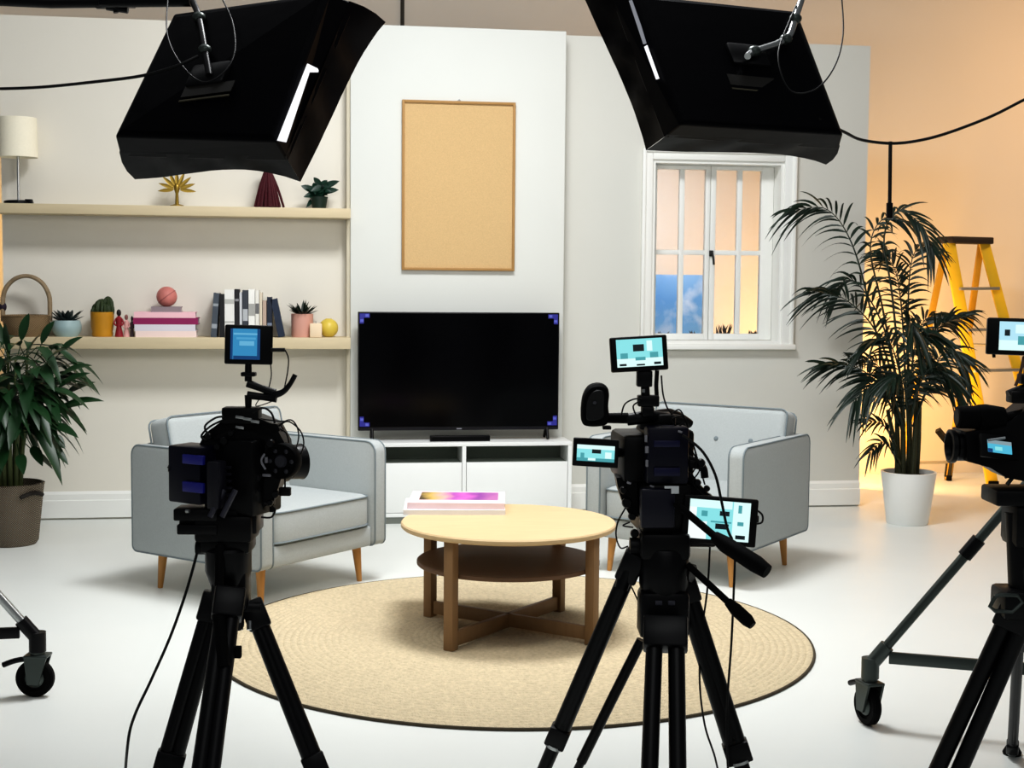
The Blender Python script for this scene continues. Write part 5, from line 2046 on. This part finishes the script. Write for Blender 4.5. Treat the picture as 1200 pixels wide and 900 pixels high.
# sprigs showing at the foot of the window panes
for k, (px, h, n) in enumerate(((773, 3, 3), (818, 3.5, 3), (846, 12, 6), (880, 4, 5))):
    p = aty(px, 392, 9.42)
    zt_ = aty(px, 391 - h, 9.42).z
    o = thing('dried_sprig', 'dark dried sprig in a thin stand behind the window glass', 'plant', (p.x, p.y, 0), 0, 'dried sprigs behind the window')
    mb = MB()
    mb.lathe([(.001, 0), (.06, 0), (.06, .01), (.012, .016), (.006, .05), (.006, p.z - .03), (.001, p.z - .03)], V((p.x, p.y, 0)), 12)
    mb.build('stand', CHROME, o)
    mb = MB()
    rnd = random.Random(k)
    for j in range(n * 3):
        b0 = V((p.x + rnd.uniform(-.04, .04), p.y + rnd.uniform(-.02, .02), p.z - .035))
        hh = (zt_ - p.z + .035) * rnd.uniform(.7, 1.05)
        mb.leaf(b0, b0 + V((rnd.uniform(-.04, .05), 0, hh)), .005, V((0, -1, 0)), 0, .2, 4)
    mb.build('foliage', mat('sprig_dark', '#3A3A3A', .7), o)

# ------------------------------------------------------------------ light
W = bpy.data.worlds.new('studio_world')
SC.world = W
W.use_nodes = True
bg = W.node_tree.nodes['Background']
bg.inputs[0].default_value = (0.93, 0.97, 1.0, 1)
bg.inputs[1].default_value = 0.12


def area(name, loc, target, size, size_y, power, col):
    l = bpy.data.lights.new(name, 'AREA')
    l.shape = 'RECTANGLE'
    l.size, l.size_y = size, size_y
    l.energy = power
    l.color = col
    o = bpy.data.objects.new(name, l)
    COL.objects.link(o)
    o.location = loc
    o.rotation_euler = (V(target) - V(loc)).to_track_quat('-Z', 'Y').to_euler()
    return o


area('overhead_key', (TC.x, TC.y + .1, 4.3), (TC.x, TC.y + .1, 0), 1.0, 1.0, 150, (.98, .99, 1))
area('wall_wash', (1.0, 5.6, 5.0), (1.0, 9.0, 1.2), 7.0, 1.2, 52, (.98, .99, 1))
area('front_fill', (0.6, -1.5, 3.8), (1.0, 8.0, 1.2), 4.0, 2.0, 17, (1, .99, .98))
area('floor_wash', (0.6, 1.6, 4.6), (0.6, 1.8, 0), 3.0, 1.6, 30, (.98, 1, 1))
area('softbox_glow', dep(300, 130, 5.1), (1.2, 8.2, .7), .9, .6, 15, (1, .98, .95))
area('softbox_glow', dep(850, 120, 5.1), (0.9, 8.2, .7), .9, .6, 15, (1, .98, .95))
area('warm_wash', (3.95, 9.5, .35), (4.8, 10.55, 1.5), .5, .3, 54, (1, .56, .17))
area('warm_wash', (6.8, 8.6, 3.6), (5.6, 10.55, 1.6), 1.0, .8, 50, (1, .58, .26))
area('warm_wash', (-2.6, 9.6, 1.8), (-2.0, 10.55, 1.6), .5, .5, 14, (1, .62, .22))
ww = area('window_wash', (2.2, 9.3, 2.9), (2.6, 10.3, 1.3), 1.2, .25, 17, (.84, .88, 1))
ww.data.spread = rad(100)

SC.view_settings.view_transform = 'Standard'
SC.view_settings.look = 'Medium High Contrast'
SC.view_settings.exposure = -0.10
SC.view_settings.gamma = 1.0
